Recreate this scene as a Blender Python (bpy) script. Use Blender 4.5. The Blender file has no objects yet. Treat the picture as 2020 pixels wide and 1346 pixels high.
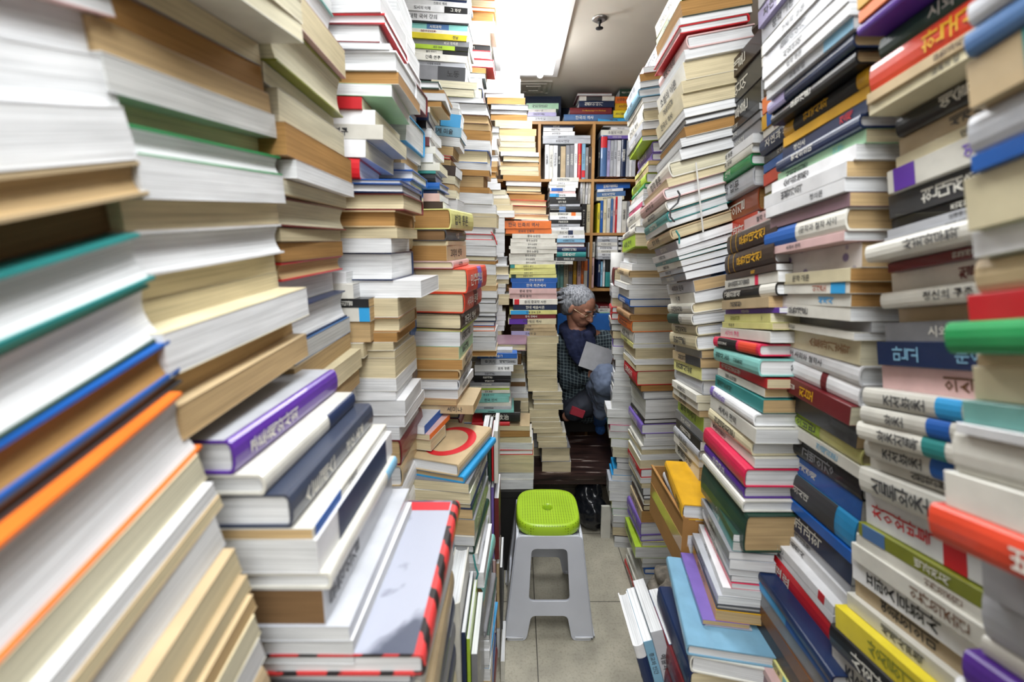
import bpy, bmesh, math, random, re
from mathutils import Vector, Matrix
random.seed(11)
C = bpy.context.scene.collection
SC = bpy.context.scene
# ------------------------------------------------------------------ camera
F = 850.0; PITCH = math.radians(9.0); EYE = 1.57
VX, VY = 1021.0, 478.0                       # where the aisle's direction vanishes
SY = VY - 673.0 + F * math.tan(PITCH)
cam_d = bpy.data.cameras.new('camera'); cam = bpy.data.objects.new('camera', cam_d); C.objects.link(cam)
cam.location = (0, 0, EYE); cam.rotation_euler = (math.pi / 2 - PITCH, 0, 0)
cam_d.sensor_width = 36; cam_d.lens = 36 * F / 2020
cam_d.shift_x = -(VX - 1010) / 2020; cam_d.shift_y = SY / 2020
cam_d.clip_start = 0.02; cam_d.clip_end = 50
cam_d.dof.use_dof = True; cam_d.dof.focus_distance = 1.7; cam_d.dof.aperture_fstop = 2.9
SC.camera = cam
# ------------------------------------------------------------------ world, lights, exposure
w = bpy.data.worlds.new('world'); SC.world = w; w.use_nodes = True
w.node_tree.nodes['Background'].inputs[0].default_value = (0.9, 0.95, 1, 1)
w.node_tree.nodes['Background'].inputs[1].default_value = 0.15
SC.view_settings.view_transform = 'Standard'; SC.view_settings.look = 'None'
SC.view_settings.gamma = 1; SC.view_settings.exposure = 0.34
CEIL = 2.6
def area_light(name, x, y, sx, sy, power, z=CEIL - 0.03):
    d = bpy.data.lights.new(name, 'AREA'); d.shape = 'RECTANGLE'; d.size = sx; d.size_y = sy
    d.energy = power; d.color = (0.97, 0.985, 1.0)
    o = bpy.data.objects.new(name, d); C.objects.link(o); o.location = (x, y, z); return o
area_light('ceiling_lamp_glow', 0.06, 1.95, 0.25, 1.15, 15, CEIL - 0.05)
for ly in (1.7, 2.4):                        # added fill points, well below the tubes, to brighten the ceiling
    d = bpy.data.lights.new('tube_glow', 'POINT'); d.energy = 2.6; d.shadow_soft_size = 0.04; d.color = (.98, .98, 1)
    o = bpy.data.objects.new('tube_glow', d); C.objects.link(o); o.location = (0.06, ly, CEIL - 0.16)
area_light('front_lamp_glow', 0.06, 0.0, 0.5, 1.2, 26)
area_light('front_lamp_glow', 0.06, -1.5, 1.6, 1.4, 40)

def ray(px, py):
    xc = (px - VX) / F; yc = -(py - 673.0 - SY) / F
    c, s = math.cos(PITCH), math.sin(PITCH)
    return Vector((xc, c + yc * s, -s + yc * c))
def at(px, py, Y): d = ray(px, py); return Vector((0, 0, EYE)) + d * (Y / d.y)
def atz(px, py, Z): d = ray(px, py); return Vector((0, 0, EYE)) + d * ((Z - EYE) / d.z)
def atx(px, py, X): d = ray(px, py); return Vector((0, 0, EYE)) + d * (X / d.x)
ZTAB = at(1110, 932, 2.2).z; YTAB = atz(1150, 938, ZTAB).y
# ------------------------------------------------------------------ colours and materials
def lin(h):
    f = lambda v: v / 12.92 if v <= 0.04045 else ((v + 0.055) / 1.055) ** 2.4
    return tuple(f(int(h[i:i + 2], 16) / 255) for i in (0, 2, 4)) + (1,)
COL = dict(wht=('white', 'e9eaec'), off=('off-white', 'dcdad0'), cre=('cream', 'd8ceac'), bei=('beige', 'c3ad88'), tan=('tan', 'a9825a'),
    brn=('brown', '6b4528'), dbr=('dark brown', '38271f'), blk=('black', '141416'), chr=('charcoal', '3c3d40'), gry=('grey', '85868a'),
    lgr=('light grey', 'b9bcc2'), nvy=('navy', '16294f'), blu=('blue', '1b5cae'), lbl=('light blue', '7fb0cc'), sky=('sky blue', '2f9bd6'),
    tea=('teal', '2c8785'), aqu=('pale turquoise', '83c4bd'), grn=('green', '1f8a4c'), dgr=('dark green', '1f4034'), lim=('lime green', 'a9c93a'),
    yel=('yellow', 'e2cf33'), pye=('pale yellow', 'dcd98a'), gol=('golden yellow', 'dba61c'), ora=('orange', 'e8762c'), red=('red', 'c9202a'),
    ord=('orange-red', 'd8452a'), mar=('maroon', '6f2126'), pnk=('pink', 'dc5f86'), ppk=('pale pink', 'dcb8b6'), pur=('purple', '5b2f9c'),
    vio=('violet', '7a64b4'), lav=('lavender', 'a9a2cc'), mag=('magenta', 'a03ba2'), crm=('crimson', 'd6234f'), oli=('olive', '7f8428'),
    rus=('rust', '9c4a24'), mnt=('mint green', 'a9d6b0'), stl=('steel blue', '4a6f9e'), mve=('mauve', '8a6d78'), flo=('flowered white', 'd9d2cf'), rst=('red-and-black striped', 'b8383a'), sla=('slate blue', '343c4f'), pho=('photo-printed grey', 'b9bbc4'))
PAGE = dict(w=('white', 'e3e5e6'), g=('greyish', 'cdcecb'), c=('cream', 'd6c9a6'), t=('beige', 'c4a87c'), o=('tan', 'ad8450'), b=('brown', '7c6042'), y=('ivory', 'dcd6bb'))
MATS = {}
def local_node(nt):
    n = nt.nodes.new('ShaderNodeAttribute'); n.attribute_name = 'local'; n.name = 'local'; return n
def rnd_node(nt):
    n = nt.nodes.new('ShaderNodeAttribute'); n.attribute_name = 'tone'; return n
def mat(name, col, rough=0.5, metal=0, coat=0, noise=0.12, nscale=14, bump=0, spec=0.5, emit=0, alpha=1):
    if name in MATS: return MATS[name]
    m = bpy.data.materials.new(name); m.use_nodes = True; nt = m.node_tree; b = nt.nodes['Principled BSDF']
    col = lin(col) if isinstance(col, str) else col
    b.inputs['Roughness'].default_value = rough; b.inputs['Metallic'].default_value = metal
    b.inputs['Coat Weight'].default_value = coat; b.inputs['Specular IOR Level'].default_value = spec
    tc = local_node(nt) if name.startswith('cover_') else nt.nodes.new('ShaderNodeTexCoord'); no = nt.nodes.new('ShaderNodeTexNoise'); no.inputs['Scale'].default_value = nscale; no.inputs['Detail'].default_value = 5
    nt.links.new(tc.outputs['Object' if 'Object' in tc.outputs else 'Vector'], no.inputs['Vector'])
    rp = nt.nodes.new('ShaderNodeValToRGB'); e = rp.color_ramp.elements
    e[0].position = 0.3; e[1].position = 0.75
    e[0].color = tuple(c * (1 - noise) for c in col[:3]) + (1,); e[1].color = tuple(min(1, c * (1 + noise * .5)) for c in col[:3]) + (1,)
    nt.links.new(no.outputs['Fac'], rp.inputs['Fac']); nt.links.new(rp.outputs['Color'], b.inputs['Base Color'])
    if bump:
        bp = nt.nodes.new('ShaderNodeBump'); bp.inputs['Strength'].default_value = bump; bp.inputs['Distance'].default_value = 0.002
        nt.links.new(no.outputs['Fac'], bp.inputs['Height']); nt.links.new(bp.outputs['Normal'], b.inputs['Normal'])
    if emit: b.inputs['Emission Color'].default_value = col; b.inputs['Emission Strength'].default_value = emit
    if alpha < 1: b.inputs['Alpha'].default_value = alpha
    MATS[name] = m; return m
def cover_mat(k):
    n, h = COL[k]
    if 'cover_' + k in MATS: return MATS['cover_' + k]
    m = mat('cover_' + k, h, rough=0.38, coat=0.25, noise=0.16, nscale=22, bump=0.15)
    nt = m.node_tree; b = nt.nodes['Principled BSDF']; src = b.inputs['Base Color'].links[0].from_socket
    oi = rnd_node(nt); hs = nt.nodes.new('ShaderNodeHueSaturation'); mr = nt.nodes.new('ShaderNodeMapRange')
    mr.inputs[3].default_value = 0.86; mr.inputs[4].default_value = 1.1
    nt.links.new(oi.outputs['Fac'], mr.inputs[0]); nt.links.new(mr.outputs[0], hs.inputs['Value'])
    nt.links.new(src, hs.inputs['Color']); nt.links.new(hs.outputs[0], b.inputs['Base Color'])
    if k == 'flo':
        vo = nt.nodes.new('ShaderNodeTexVoronoi'); vo.inputs['Scale'].default_value = 38
        nt.links.new(nt.nodes['local'].outputs['Vector'], vo.inputs['Vector'])
        r2 = nt.nodes.new('ShaderNodeValToRGB'); r2.color_ramp.elements[0].position = 0.2; r2.color_ramp.elements[0].color = (1, 1, 1, 1); r2.color_ramp.elements[1].position = 0.3; r2.color_ramp.elements[1].color = (0, 0, 0, 1)
        mx = nt.nodes.new('ShaderNodeMix'); mx.data_type = 'RGBA'; mx.inputs[7].default_value = lin('7a6a94')
        nt.links.new(vo.outputs['Distance'], r2.inputs[0]); nt.links.new(r2.outputs[0], mx.inputs[0]); nt.links.new(hs.outputs[0], mx.inputs[6]); nt.links.new(mx.outputs[2], b.inputs['Base Color'])
    if k in ('rst', 'pho'):
        wv = nt.nodes.new('ShaderNodeTexWave' if k == 'rst' else 'ShaderNodeTexNoise'); wv.inputs['Scale'].default_value = 13 if k == 'rst' else 7; wv.inputs['Distortion'].default_value = 7 if k == 'rst' else 0.6; wv.inputs['Detail'].default_value = 4
        if k == 'rst': wv.bands_direction = 'DIAGONAL'
        nt.links.new(nt.nodes['local'].outputs['Vector'], wv.inputs['Vector'])
        r2 = nt.nodes.new('ShaderNodeValToRGB'); e = r2.color_ramp.elements; e[0].position, e[1].position = (0.3, 0.42) if k == 'rst' else (0.44, 0.52)
        e[0].color = lin('1c1416' if k == 'rst' else '4d5262'); e[1].color = lin('c23434' if k == 'rst' else 'a4a8b6')
        nt.links.new(wv.outputs['Fac'], r2.inputs[0]); nt.links.new(r2.outputs[0], b.inputs['Base Color'])
    return m
def page_mat(k):
    nm = 'paper_' + k
    if nm in MATS: return MATS[nm]
    m = bpy.data.materials.new(nm); m.use_nodes = True; nt = m.node_tree; b = nt.nodes['Principled BSDF']; L = nt.links
    b.inputs['Roughness'].default_value = 0.85; b.inputs['Specular IOR Level'].default_value = 0.15
    c = lin(PAGE[k][1]); tc = local_node(nt)
    def noise(sx, sz, det):
        mp = nt.nodes.new('ShaderNodeMapping'); mp.inputs['Scale'].default_value = (sx, sx, sz); L.new(tc.outputs['Vector'], mp.inputs[0])
        n = nt.nodes.new('ShaderNodeTexNoise'); n.inputs['Scale'].default_value = 1; n.inputs['Detail'].default_value = det; L.new(mp.outputs[0], n.inputs[0]); return n
    n1 = noise(5, 900, 2); n2 = noise(9, 60, 4)
    r1 = nt.nodes.new('ShaderNodeValToRGB'); e = r1.color_ramp.elements
    e[0].position = 0.34; e[0].color = tuple(x * 0.72 for x in c[:3]) + (1,); e[1].position = 0.56; e[1].color = c
    L.new(n1.outputs[0], r1.inputs[0])
    mr = nt.nodes.new('ShaderNodeMapRange'); mr.inputs[1].default_value = 0.3; mr.inputs[2].default_value = 0.7; mr.inputs[3].default_value = 0.84; mr.inputs[4].default_value = 1.06
    L.new(n2.outputs[0], mr.inputs[0])
    oi = rnd_node(nt); m2 = nt.nodes.new('ShaderNodeMapRange'); m2.inputs[3].default_value = 0.88; m2.inputs[4].default_value = 1.08; L.new(oi.outputs['Fac'], m2.inputs[0])
    mu = nt.nodes.new('ShaderNodeMath'); mu.operation = 'MULTIPLY'; L.new(mr.outputs[0], mu.inputs[0]); L.new(m2.outputs[0], mu.inputs[1])
    hs = nt.nodes.new('ShaderNodeHueSaturation'); L.new(mu.outputs[0], hs.inputs['Value']); L.new(r1.outputs[0], hs.inputs['Color']); L.new(hs.outputs[0], b.inputs['Base Color'])
    bp = nt.nodes.new('ShaderNodeBump'); bp.inputs['Strength'].default_value = 0.35; bp.inputs['Distance'].default_value = 0.0008; L.new(n1.outputs[0], bp.inputs['Height']); L.new(bp.outputs[0], b.inputs['Normal'])
    MATS[nm] = m; return m
def ink(k): return mat('ink_' + k, COL[k][1], rough=0.5, noise=0.02)
# ------------------------------------------------------------------ object helpers
def props(o, label=None, cat=None, group=None, kind=None):
    if label: o['label'] = label
    if cat: o['category'] = cat
    if group: o['group'] = group
    if kind: o['kind'] = kind
    return o
def mesh_obj(name, verts, faces, m, parent=None, smooth=False):
    me = bpy.data.meshes.new(name); me.from_pydata([tuple(v) for v in verts], [], faces); me.materials.append(m); me.update()
    if smooth: me.polygons.foreach_set('use_smooth', [True] * len(me.polygons))
    o = bpy.data.objects.new(name, me); C.objects.link(o)
    if parent: o.parent = parent
    return o
def stamp(o, tone):
    me = o.data; a = me.attributes.new('local', 'FLOAT_VECTOR', 'POINT'); co = [0.0] * (3 * len(me.vertices)); me.vertices.foreach_get('co', co)
    a.data.foreach_set('vector', [c + tone * 3.7 for c in co]); b = me.attributes.new('tone', 'FLOAT', 'POINT'); b.data.foreach_set('value', [tone] * len(me.vertices))
    return o
def bm_obj(name, bm, m, parent=None, smooth=False):
    bmesh.ops.recalc_face_normals(bm, faces=bm.faces)
    me = bpy.data.meshes.new(name); bm.to_mesh(me); bm.free(); me.materials.append(m)
    if smooth: me.polygons.foreach_set('use_smooth', [True] * len(me.polygons))
    o = bpy.data.objects.new(name, me); C.objects.link(o)
    if parent: o.parent = parent
    return o
def empty(name, M, **k):
    o = bpy.data.objects.new(name, None); C.objects.link(o); o.empty_display_size = 0.02
    o.matrix_world = M if isinstance(M, Matrix) else Matrix.Translation(M); return props(o, **k)
def prism(prof, y0, y1):
    n = len(prof); v = [(x, y0, z) for x, z in prof] + [(x, y1, z) for x, z in prof]
    f = [tuple(range(n)), tuple(range(2 * n - 1, n - 1, -1))] + [(i, i + n, (i + 1) % n + n, (i + 1) % n) for i in range(n)]
    return v, f
def boxv(bm, x0, x1, y0, y1, z0, z1, M=None):
    vs = [bm.verts.new((x, y, z)) for x in (x0, x1) for y in (y0, y1) for z in (z0, z1)]
    if M: 
        for v in vs: v.co = M @ v.co
    for f in ((0, 1, 3, 2), (4, 6, 7, 5), (0, 4, 5, 1), (2, 3, 7, 6), (0, 2, 6, 4), (1, 5, 7, 3)): bm.faces.new([vs[i] for i in f])
TEXTS = ['한국의 역사', '문학 개론', '경제학 원론', '철학 이야기', '사회와 문화', '현대 정치론', '예술의 이해', '종교와 인간', '세계사 편력', '민주주의', '심리학 입문', '조선 시대사', '시와 언어', '법학 통론', '자연과 과학', '교육의 길', '동양 사상', '소설의 이론']
_tc = {}
def text_mesh(s):
    if s in _tc: return _tc[s]
    cu = bpy.data.curves.new('txt', 'FONT'); cu.body = s; cu.align_x = 'CENTER'; cu.align_y = 'CENTER'; cu.resolution_u = 1; cu.space_line = 0.85; cu.offset = 0.012
    o = bpy.data.objects.new('txt', cu); C.objects.link(o)
    bpy.context.view_layer.update()
    me = bpy.data.meshes.new_from_object(o.evaluated_get(bpy.context.evaluated_depsgraph_get()))
    bpy.data.objects.remove(o)
    xs = [v.co.x for v in me.vertices] or [0, 1]; ys = [v.co.y for v in me.vertices] or [0, 1]
    cx, cy = (min(xs) + max(xs)) / 2, (min(ys) + max(ys)) / 2
    data = ([(v.co.x - cx, v.co.y - cy) for v in me.vertices], [tuple(p.vertices) for p in me.polygons], max(xs) - min(xs), max(ys) - min(ys))
    bpy.data.meshes.remove(me); _tc[s] = data; return data
def lettering(name, s, origin, ex, ey, w, h, m, BM, parent, k=1.0):
    """Writing centred on origin; ex, ey: unit vectors of reading direction and of glyph-up; fits into w x h."""
    vs, fs, tw, th = text_mesh(s)
    sc = min(w / max(tw, 1e-3), h / max(th, 1e-3)) * k
    return piece(name, BM, parent, [origin + ex * (x * sc) + ey * (y * sc) for x, y in vs], fs, m, 0.5)
ORD = 'topmost second third fourth fifth sixth seventh eighth ninth tenth eleventh twelfth thirteenth fourteenth fifteenth sixteenth seventeenth eighteenth nineteenth'.split()
TENS = {2: 'twenty', 3: 'thirty', 4: 'forty', 5: 'fifty', 6: 'sixty', 7: 'seventy'}
def ordinal(i):
    if i < 19: return ORD[i]
    i += 1; t, u = divmod(i, 10)
    return (TENS[t].replace('ty', 'tieth') if u == 0 else TENS[t] + '-' + ('first second third fourth fifth sixth seventh eighth ninth'.split()[u - 1]))
DARK = set('sla brn dbr blk chr nvy blu tea grn dgr red ord mar pur vio mag crm oli rus stl mve gry'.split())
N_BOOK = [0]; BOOKS = []
KEEP = set([2,3,4,5,6,7,8,9,10,11,12,13,14,15,16,17,18,19,20,21,45,46,47,48,49,50,51,52,53,54,55,56,57,58,59,63,64,65,66,67,68,69,70,71,72,73,74,75,76,77,78,104,105,106,107,108,109,110,111,112,113,114,115,117,118,119,121,122,123,124,126,127,128,129,130,131,132,133,134,138,139,141,142,144,145,169,177,222,230,232,295,296,298,300,301,302,304,305,306,307,308,309,311,312,313,314,315,318,630,631,632,633,634,635,636,637,638,639,640,641,642,643,644,645,646,647,648,649,650,674,675,676,677,678,679,680,681,682,683,684,685,687,688,689,690,691,692,693,694,695,696,697,698,699,700,701,702,703,704,705,706,707,708,709,727,728,729,730,731,732,733,734,735,736,737,738,739,740,741,742,743,744,745,746,747,748,749,750,751,752,753,754,755,756,757,758,759,760,761,762,763,764,765,766,767,768,790,807,808,809,815,816,817,850,851,852,853,854,855,857,859,860,861,862,863,864,865,866,867,868,869,870,871,872,875,876,877,878,879,880,881,882,883,884,885,886,887,888,889,890,891,892,893,894,895,896,900,901,902,903,904,905,906,909,910,957,958,960,963,966,969,987,1046,1047,1051,1052,1054,1055,1057,1058,1059,1060,1061,1079,1080,1081,1082,1094,1095,1098,1247,1248,1252,1253,1254,1258,1259,1260,1261,1268])
class Merged:
    v, f, mats, mi, loc, tone = [], [], [], [], [], []
def piece(name, M, root, vs, fs, m, tone):
    """One part of a book: a mesh of its own, or a share of the one object that holds the smallest books."""
    if root is not None: return stamp(mesh_obj(name, vs, fs, m, root), tone)
    G = Merged; base = len(G.v)
    if m not in G.mats: G.mats.append(m)
    k = G.mats.index(m)
    for v in vs: G.v.append(tuple(M @ Vector(v))); G.loc += [v[0] + tone * 3.7, v[1] + tone * 3.7, v[2] + tone * 3.7]; G.tone.append(tone)
    for f in fs: G.f.append(tuple(base + i for i in f)); G.mi.append(k)
def make_book(M, Lh, W, T, kind, cov, page, label, group, text=None, bands=(), tcol=None, flip=False, ring=False, patch=None, top=None, cat='book'):
    """Local frame: spine at x=0 facing -x, fore edge at x=W, tail y=0 to head y=Lh, lying on z=0..T."""
    N_BOOK[0] += 1
    merge = KEEP is not None and N_BOOK[0] not in KEEP
    root = None if merge else empty('book', M, label=label, cat=cat, group=group)
    hard = kind == 'h'; tone = random.random()
    BOOKS.append((N_BOOK[0], root))
    tc = min(0.0028 if hard else 0.0007, T * 0.2)
    T -= 0.0003
    bul = min(0.006, T * 0.22) if hard else 0.0
    n = 6 if hard else 1
    out = [(W, 0.0)]; inn = [(W, tc)]
    if hard:
        for i in range(n + 1):
            a = math.pi * i / n
            r = bul
            out.append((-r * math.sin(a) + 0.002, T / 2 - (T / 2) * math.cos(a)))
        for i in range(n + 1):
            a = math.pi * i / n
            inn.append((-bul * math.sin(a) + 0.002 + tc, T / 2 - (T / 2 - tc) * math.cos(a)))
    else:
        out += [(0.0006, 0), (0, 0.0006), (0, T - 0.0006), (0.0006, T)]; inn += [(tc, tc), (tc, T - tc)]
    out.append((W, T)); inn.append((W, T - tc))
    prof = out + inn[::-1]
    nv = len(prof); no = len(out); ni = len(inn)
    # U-shaped cover: quads between outer and inner rows so the ends stay clean
    vs = []
    for y in (0, Lh):
        vs += [(x, y, z) for x, z in prof]
    fs = []
    for i in range(nv):
        j = (i + 1) % nv; fs.append((i, j, j + nv, i + nv))
    # end caps as strips
    def near_inner(i): return no + (ni - 1 - min(ni - 1, max(0, round(i * (ni - 1) / (no - 1)))))
    for i in range(no - 1):
        a, b2 = near_inner(i), near_inner(i + 1)
        if a == b2: fs += [(i, a, i + 1), (i + nv, i + 1 + nv, a + nv)]
        else: fs += [(i, a, b2, i + 1), (i + nv, i + 1 + nv, b2 + nv, a + nv)]
    piece('cover', M, root, vs, fs, cover_mat(cov), tone)
    if top: piece('front_cover', M, root, [(W * .04, 0.001, T + .0003), (W, 0.001, T + .0003), (W, Lh - .001, T + .0003), (W * .04, Lh - .001, T + .0003)], [(0, 1, 2, 3)], cover_mat(top), tone)
    if patch:
        pc, a0, a1, b0, b1 = patch.split(':'); a0, a1, b0, b1 = (float(q) for q in (a0, a1, b0, b1))
        piece('cover_print', M, root, [(W * a0, Lh * b0, T + .0007), (W * a1, Lh * b0, T + .0007), (W * a1, Lh * b1, T + .0007), (W * a0, Lh * b1, T + .0007)], [(0, 1, 2, 3)], ink(pc), tone)
    if ring:
        vs, fs = [], []; n = 40
        for i in range(n + 1):
            a = math.radians(50 + 262 * i / n); w_ = .0055 + .006 * math.sin(math.pi * i / n); cx, cy = W * .44, Lh * .5
            for r in (.06 - w_, .06 + w_): vs.append((cx + r * .95 * math.cos(a), cy + r * 1.25 * math.sin(a), T + .0006))
        for i in range(n): fs.append((2 * i, 2 * i + 1, 2 * i + 3, 2 * i + 2))
        piece('printed_ring', M, root, vs, fs, ink('red'), tone)
    ins = 0.0032 if hard else 0.0004
    z0, z1 = tc * 0.98, T - tc * 0.98
    pf = [(tc, z0)]
    if hard and T > 0.014:
        con = min(0.006, T * 0.15)
        for i in range(7):
            t = i / 6; pf.append((W - ins - con * math.sin(math.pi * t), z0 + (z1 - z0) * t))
    else: pf += [(W - ins, z0), (W - ins, z1)]
    pf.append((tc, z1))
    v, f = prism(pf, ins, Lh - ins)
    piece('page_block', M, root, v, f, page_mat(page), random.random())
    # spine labels (bands across the spine) and writing
    for bi, (a, b, ck) in enumerate(bands):
        y0, y1 = Lh * a, Lh * b
        pv, pff = [], []
        row = [(x - 0.0005, z) for x, z in out[1:-1]]
        for y in (y0, y1): pv += [(x, y, z) for x, z in row]
        k = len(row)
        for i in range(k - 1): pff.append((i, i + 1, i + 1 + k, i + k))
        piece('spine_label', M, root, pv, pff, ink(ck), tone)
    if text:
        for tx in text.split(';'):
            mm = re.match(r'(.*?)@([\d.]+)-([\d.]+)(?::(\w+))?$', tx)
            s, a, b, tk = (mm.group(1), float(mm.group(2)), float(mm.group(3)), mm.group(4)) if mm else (tx, 0.12, 0.72, None)
            if flip and mm: a, b = 1 - b, 1 - a
            tk = tk or tcol or ('off' if cov in DARK else 'chr')
            up = s.startswith('|')
            if up: s = '\n'.join(c for c in s[1:] if c != ' ')
            org = Vector((-bul * 0.98 - 0.0009 + (0.002 if hard else 0), Lh * (1 - (a + b) / 2), T / 2))
            # reading runs from head (y=Lh) towards tail; seen with z up
            if up: lettering('spine_title', s, org, Vector((0, 0, 1)), Vector((0, 1, 0)), T * 0.6, Lh * (b - a), ink(tk), M, root)
            else: lettering('spine_title', s, org, Vector((0, -1, 0)), Vector((0, 0, 1)), Lh * (b - a), T * 0.54, ink(tk), M, root)
    return root
def frame(yaw, pitch, roll):
    """Columns v (across the aisle, +X), u (along it, +Y), n (up)."""
    y, p, r = (math.radians(a) for a in (yaw, pitch, roll))
    return Matrix.Rotation(-y, 3, 'Z') @ Matrix.Rotation(p, 3, 'X') @ Matrix.Rotation(-r, 3, 'Y')
CROP = dict(P=(0, 0, 1), A1=(0, 0, 2.992), A2=(0, 420, 2.992), A3=(0, 850, 2.7145), B1=(420, 0, 2.991), B2=(420, 420, 2.991), B3=(440, 850, 2.714), C1=(780, 0, 3.059), C2=(780, 420, 3.059),
    D1=(1000, 150, 3.847), D2=(1060, 480, 3.205), D3=(940, 840, 2.66), E1=(1200, 0, 2.992), E2=(1200, 430, 2.992), E3=(1180, 850, 2.713), F1=(1420, 0, 2.692), F2=(1400, 450, 2.99), F3=(1560, 850, 2.713),
    G=(1180, 480, 3.205), H=(1190, 880, 3.205), S=(780, 780, 2.378), K=(1380, 0, 3.205))
def interp(keys, y):
    if y <= keys[0][0]: return keys[0][1:]
    for a, b in zip(keys, keys[1:]):
        if y <= b[0]:
            t = (y - a[0]) / (b[0] - a[0]); return tuple(p + (q - p) * t for p, q in zip(a[1:], b[1:]))
    return keys[-1][1:]
def place(P, R, side, end, ori, Lh, W, T, **kw):
    """P: bottom point of the reference corner. Puts the book so that this corner is at P."""
    v, u, n = (R @ Vector(a) for a in ((1, 0, 0), (0, 1, 0), (0, 0, 1)))
    so = -1 if side == 'L' else 1           # outward = so * v
    eu, ev = (Lh, W) if ori in 'sf' else (W, Lh)
    a0 = 0 if end == 'near' else -eu        # u range starts here
    b0 = 0 if side == 'R' else -ev
    # local x (spine -> fore edge) in the (v,u) plane
    if ori == 's': x = v * so; spine_b = 0 if side == 'R' else ev + b0
    elif ori == 'f': x = -v * so
    elif ori == 'a': x = u
    else: x = -u
    y = n.cross(x)
    # corner of box with minimal local x and y
    base = P + u * a0 + v * b0
    cs = [base + u * i * eu + v * j * ev for i in (0, 1) for j in (0, 1)]
    o = min(cs, key=lambda c: c.dot(x) + c.dot(y))
    M = Matrix((x, y, n)).transposed().to_4x4(); M.translation = o
    return make_book(M, Lh, W, T, flip=(ori == 's' and side == 'R'), **kw)
STACK_INFO = {}
def stack(phrase, side, end, D, keys, poly, body, Lh=0.21, W=0.15, floor=None, jit=1.0, group=None, extend=True, thick=0.055):
    crop = CROP['P']; rows = []; defs = {}
    for line in body.strip().split('\n'):
        line = line.strip()
        if not line or line[0] == '#': continue
        if line[0] == '@': crop = CROP[line[1:].strip()]; continue
        txt = None
        if '"' in line: line, txt, _ = line.split('"')
        t = line.split()
        if t[0] == '!': defs = dict(k.split('=') for k in t[1:] if '=' in k); continue
        rows.append((float(t[0]) / crop[2] + crop[1], t[1:], txt, crop, defs))
    rnd = random.Random(phrase); cnt = 0; last = None; last_x = 0
    for (y0, t, txt, cr, dfs), nxt in zip(rows, rows[1:]):
        if t[0] == 'gap': continue
        y1 = nxt[0]
        opt = dict(dfs); opt.update(k.split('=') for k in t if '=' in k)
        for k in t:
            if k[0] == '/': y1 = float(k[1:]) / cr[2] + cr[1]
        ks, cov = t[0], t[1]; page = t[2] if len(t) > 2 and len(t[2]) == 1 else 'w'
        kind, ori = ks[0], ks[1]
        ym = (y0 + y1) / 2
        x = interp(poly, ym)[0] if poly else None
        for k in t:
            if k[0] == '|': x = float(k[1:]) / cr[2] + cr[0]
        if x is None: x = last_x
        last_x = x
        yaw, pit, rol = interp(keys, ym)
        yaw += float(opt.get('yaw', rnd.uniform(-2.5, 2.5) * jit)); rol += float(opt.get('roll', 0)); pit += float(opt.get('pitch', 0))
        R = frame(yaw, pit, rol); n = R @ Vector((0, 0, 1))
        Pt, Pb = at(x, y0, D), at(x, y1, D)
        T = (Pt - Pb).z * n.z
        sgn = 1 if end == 'near' else -1
        P = Pb + Vector((0, sgn * (rnd.uniform(0, 0.008) * jit + float(opt.get('d', 0))), 0))
        if 'wp' in opt: opt['l'] = float(opt['wp']) / cr[2] * D / F
        hl = float(opt.get('l', Lh * rnd.uniform(0.94, 1.04))); ww = float(opt.get('w', W * rnd.uniform(0.95, 1.05)))
        bands = [(float(a), float(b), c) for a, b, c in (s.split(':') for s in opt['b'].split(','))] if 'b' in opt else ()
        if txt is None and ori in 'sa' and T > 0.008 and ori == ('s' if D < 1.2 or side == 'R' else 'a'):
            txt = ('|' if rnd.random() < .55 else '') + rnd.choice(TEXTS)
        if txt == '-': txt = None
        cn = COL[cov][0]; pn = PAGE[page][0]
        lab = f"{cn} {'hardcover' if kind == 'h' else 'paperback'} with {pn} pages, {ordinal(cnt)} from top of {phrase}" if cnt else f"{cn} {'hardcover' if kind == 'h' else 'paperback'} with {pn} pages, topmost of {phrase}"
        place(P, R, side, end, ori, hl, ww, T, kind=kind, cov=cov, page=page, label=lab, group=group or phrase, text=txt, bands=bands, tcol=opt.get('t'), top=opt.get('top'), ring='ring' in opt, patch=opt.get('patch'))
        cnt += 1; last = (P, R, yaw, pit, rol, x)
    # the books that carry the stack below what the picture shows
    if extend and last:
        P, R, yaw, pit, rol, x = last; z = P.z; fl = floor or 0.0
        while z > fl + 0.03:
            T = min(thick * rnd.uniform(.8, 1.2), z - fl)
            if z - T - fl < 0.03: T = z - fl
            z -= T; yaw2 = rnd.uniform(-2, 2); pit *= .8; rol *= .8
            R = frame(yaw2, pit, rol)
            cov = rnd.choice(['off', 'cre', 'blu', 'nvy', 'wht', 'mar', 'gry', 'bei']); pg = rnd.choice('wgct')
            lab = f"{COL[cov][0]} hardcover with {PAGE[pg][0]} pages, {ordinal(cnt)} from top of {phrase}"
            place(Vector((P.x, P.y, z)), R, side, end, 's', Lh, W, T, kind='h', cov=cov, page=pg, label=lab, group=group or phrase)
            cnt += 1

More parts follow.
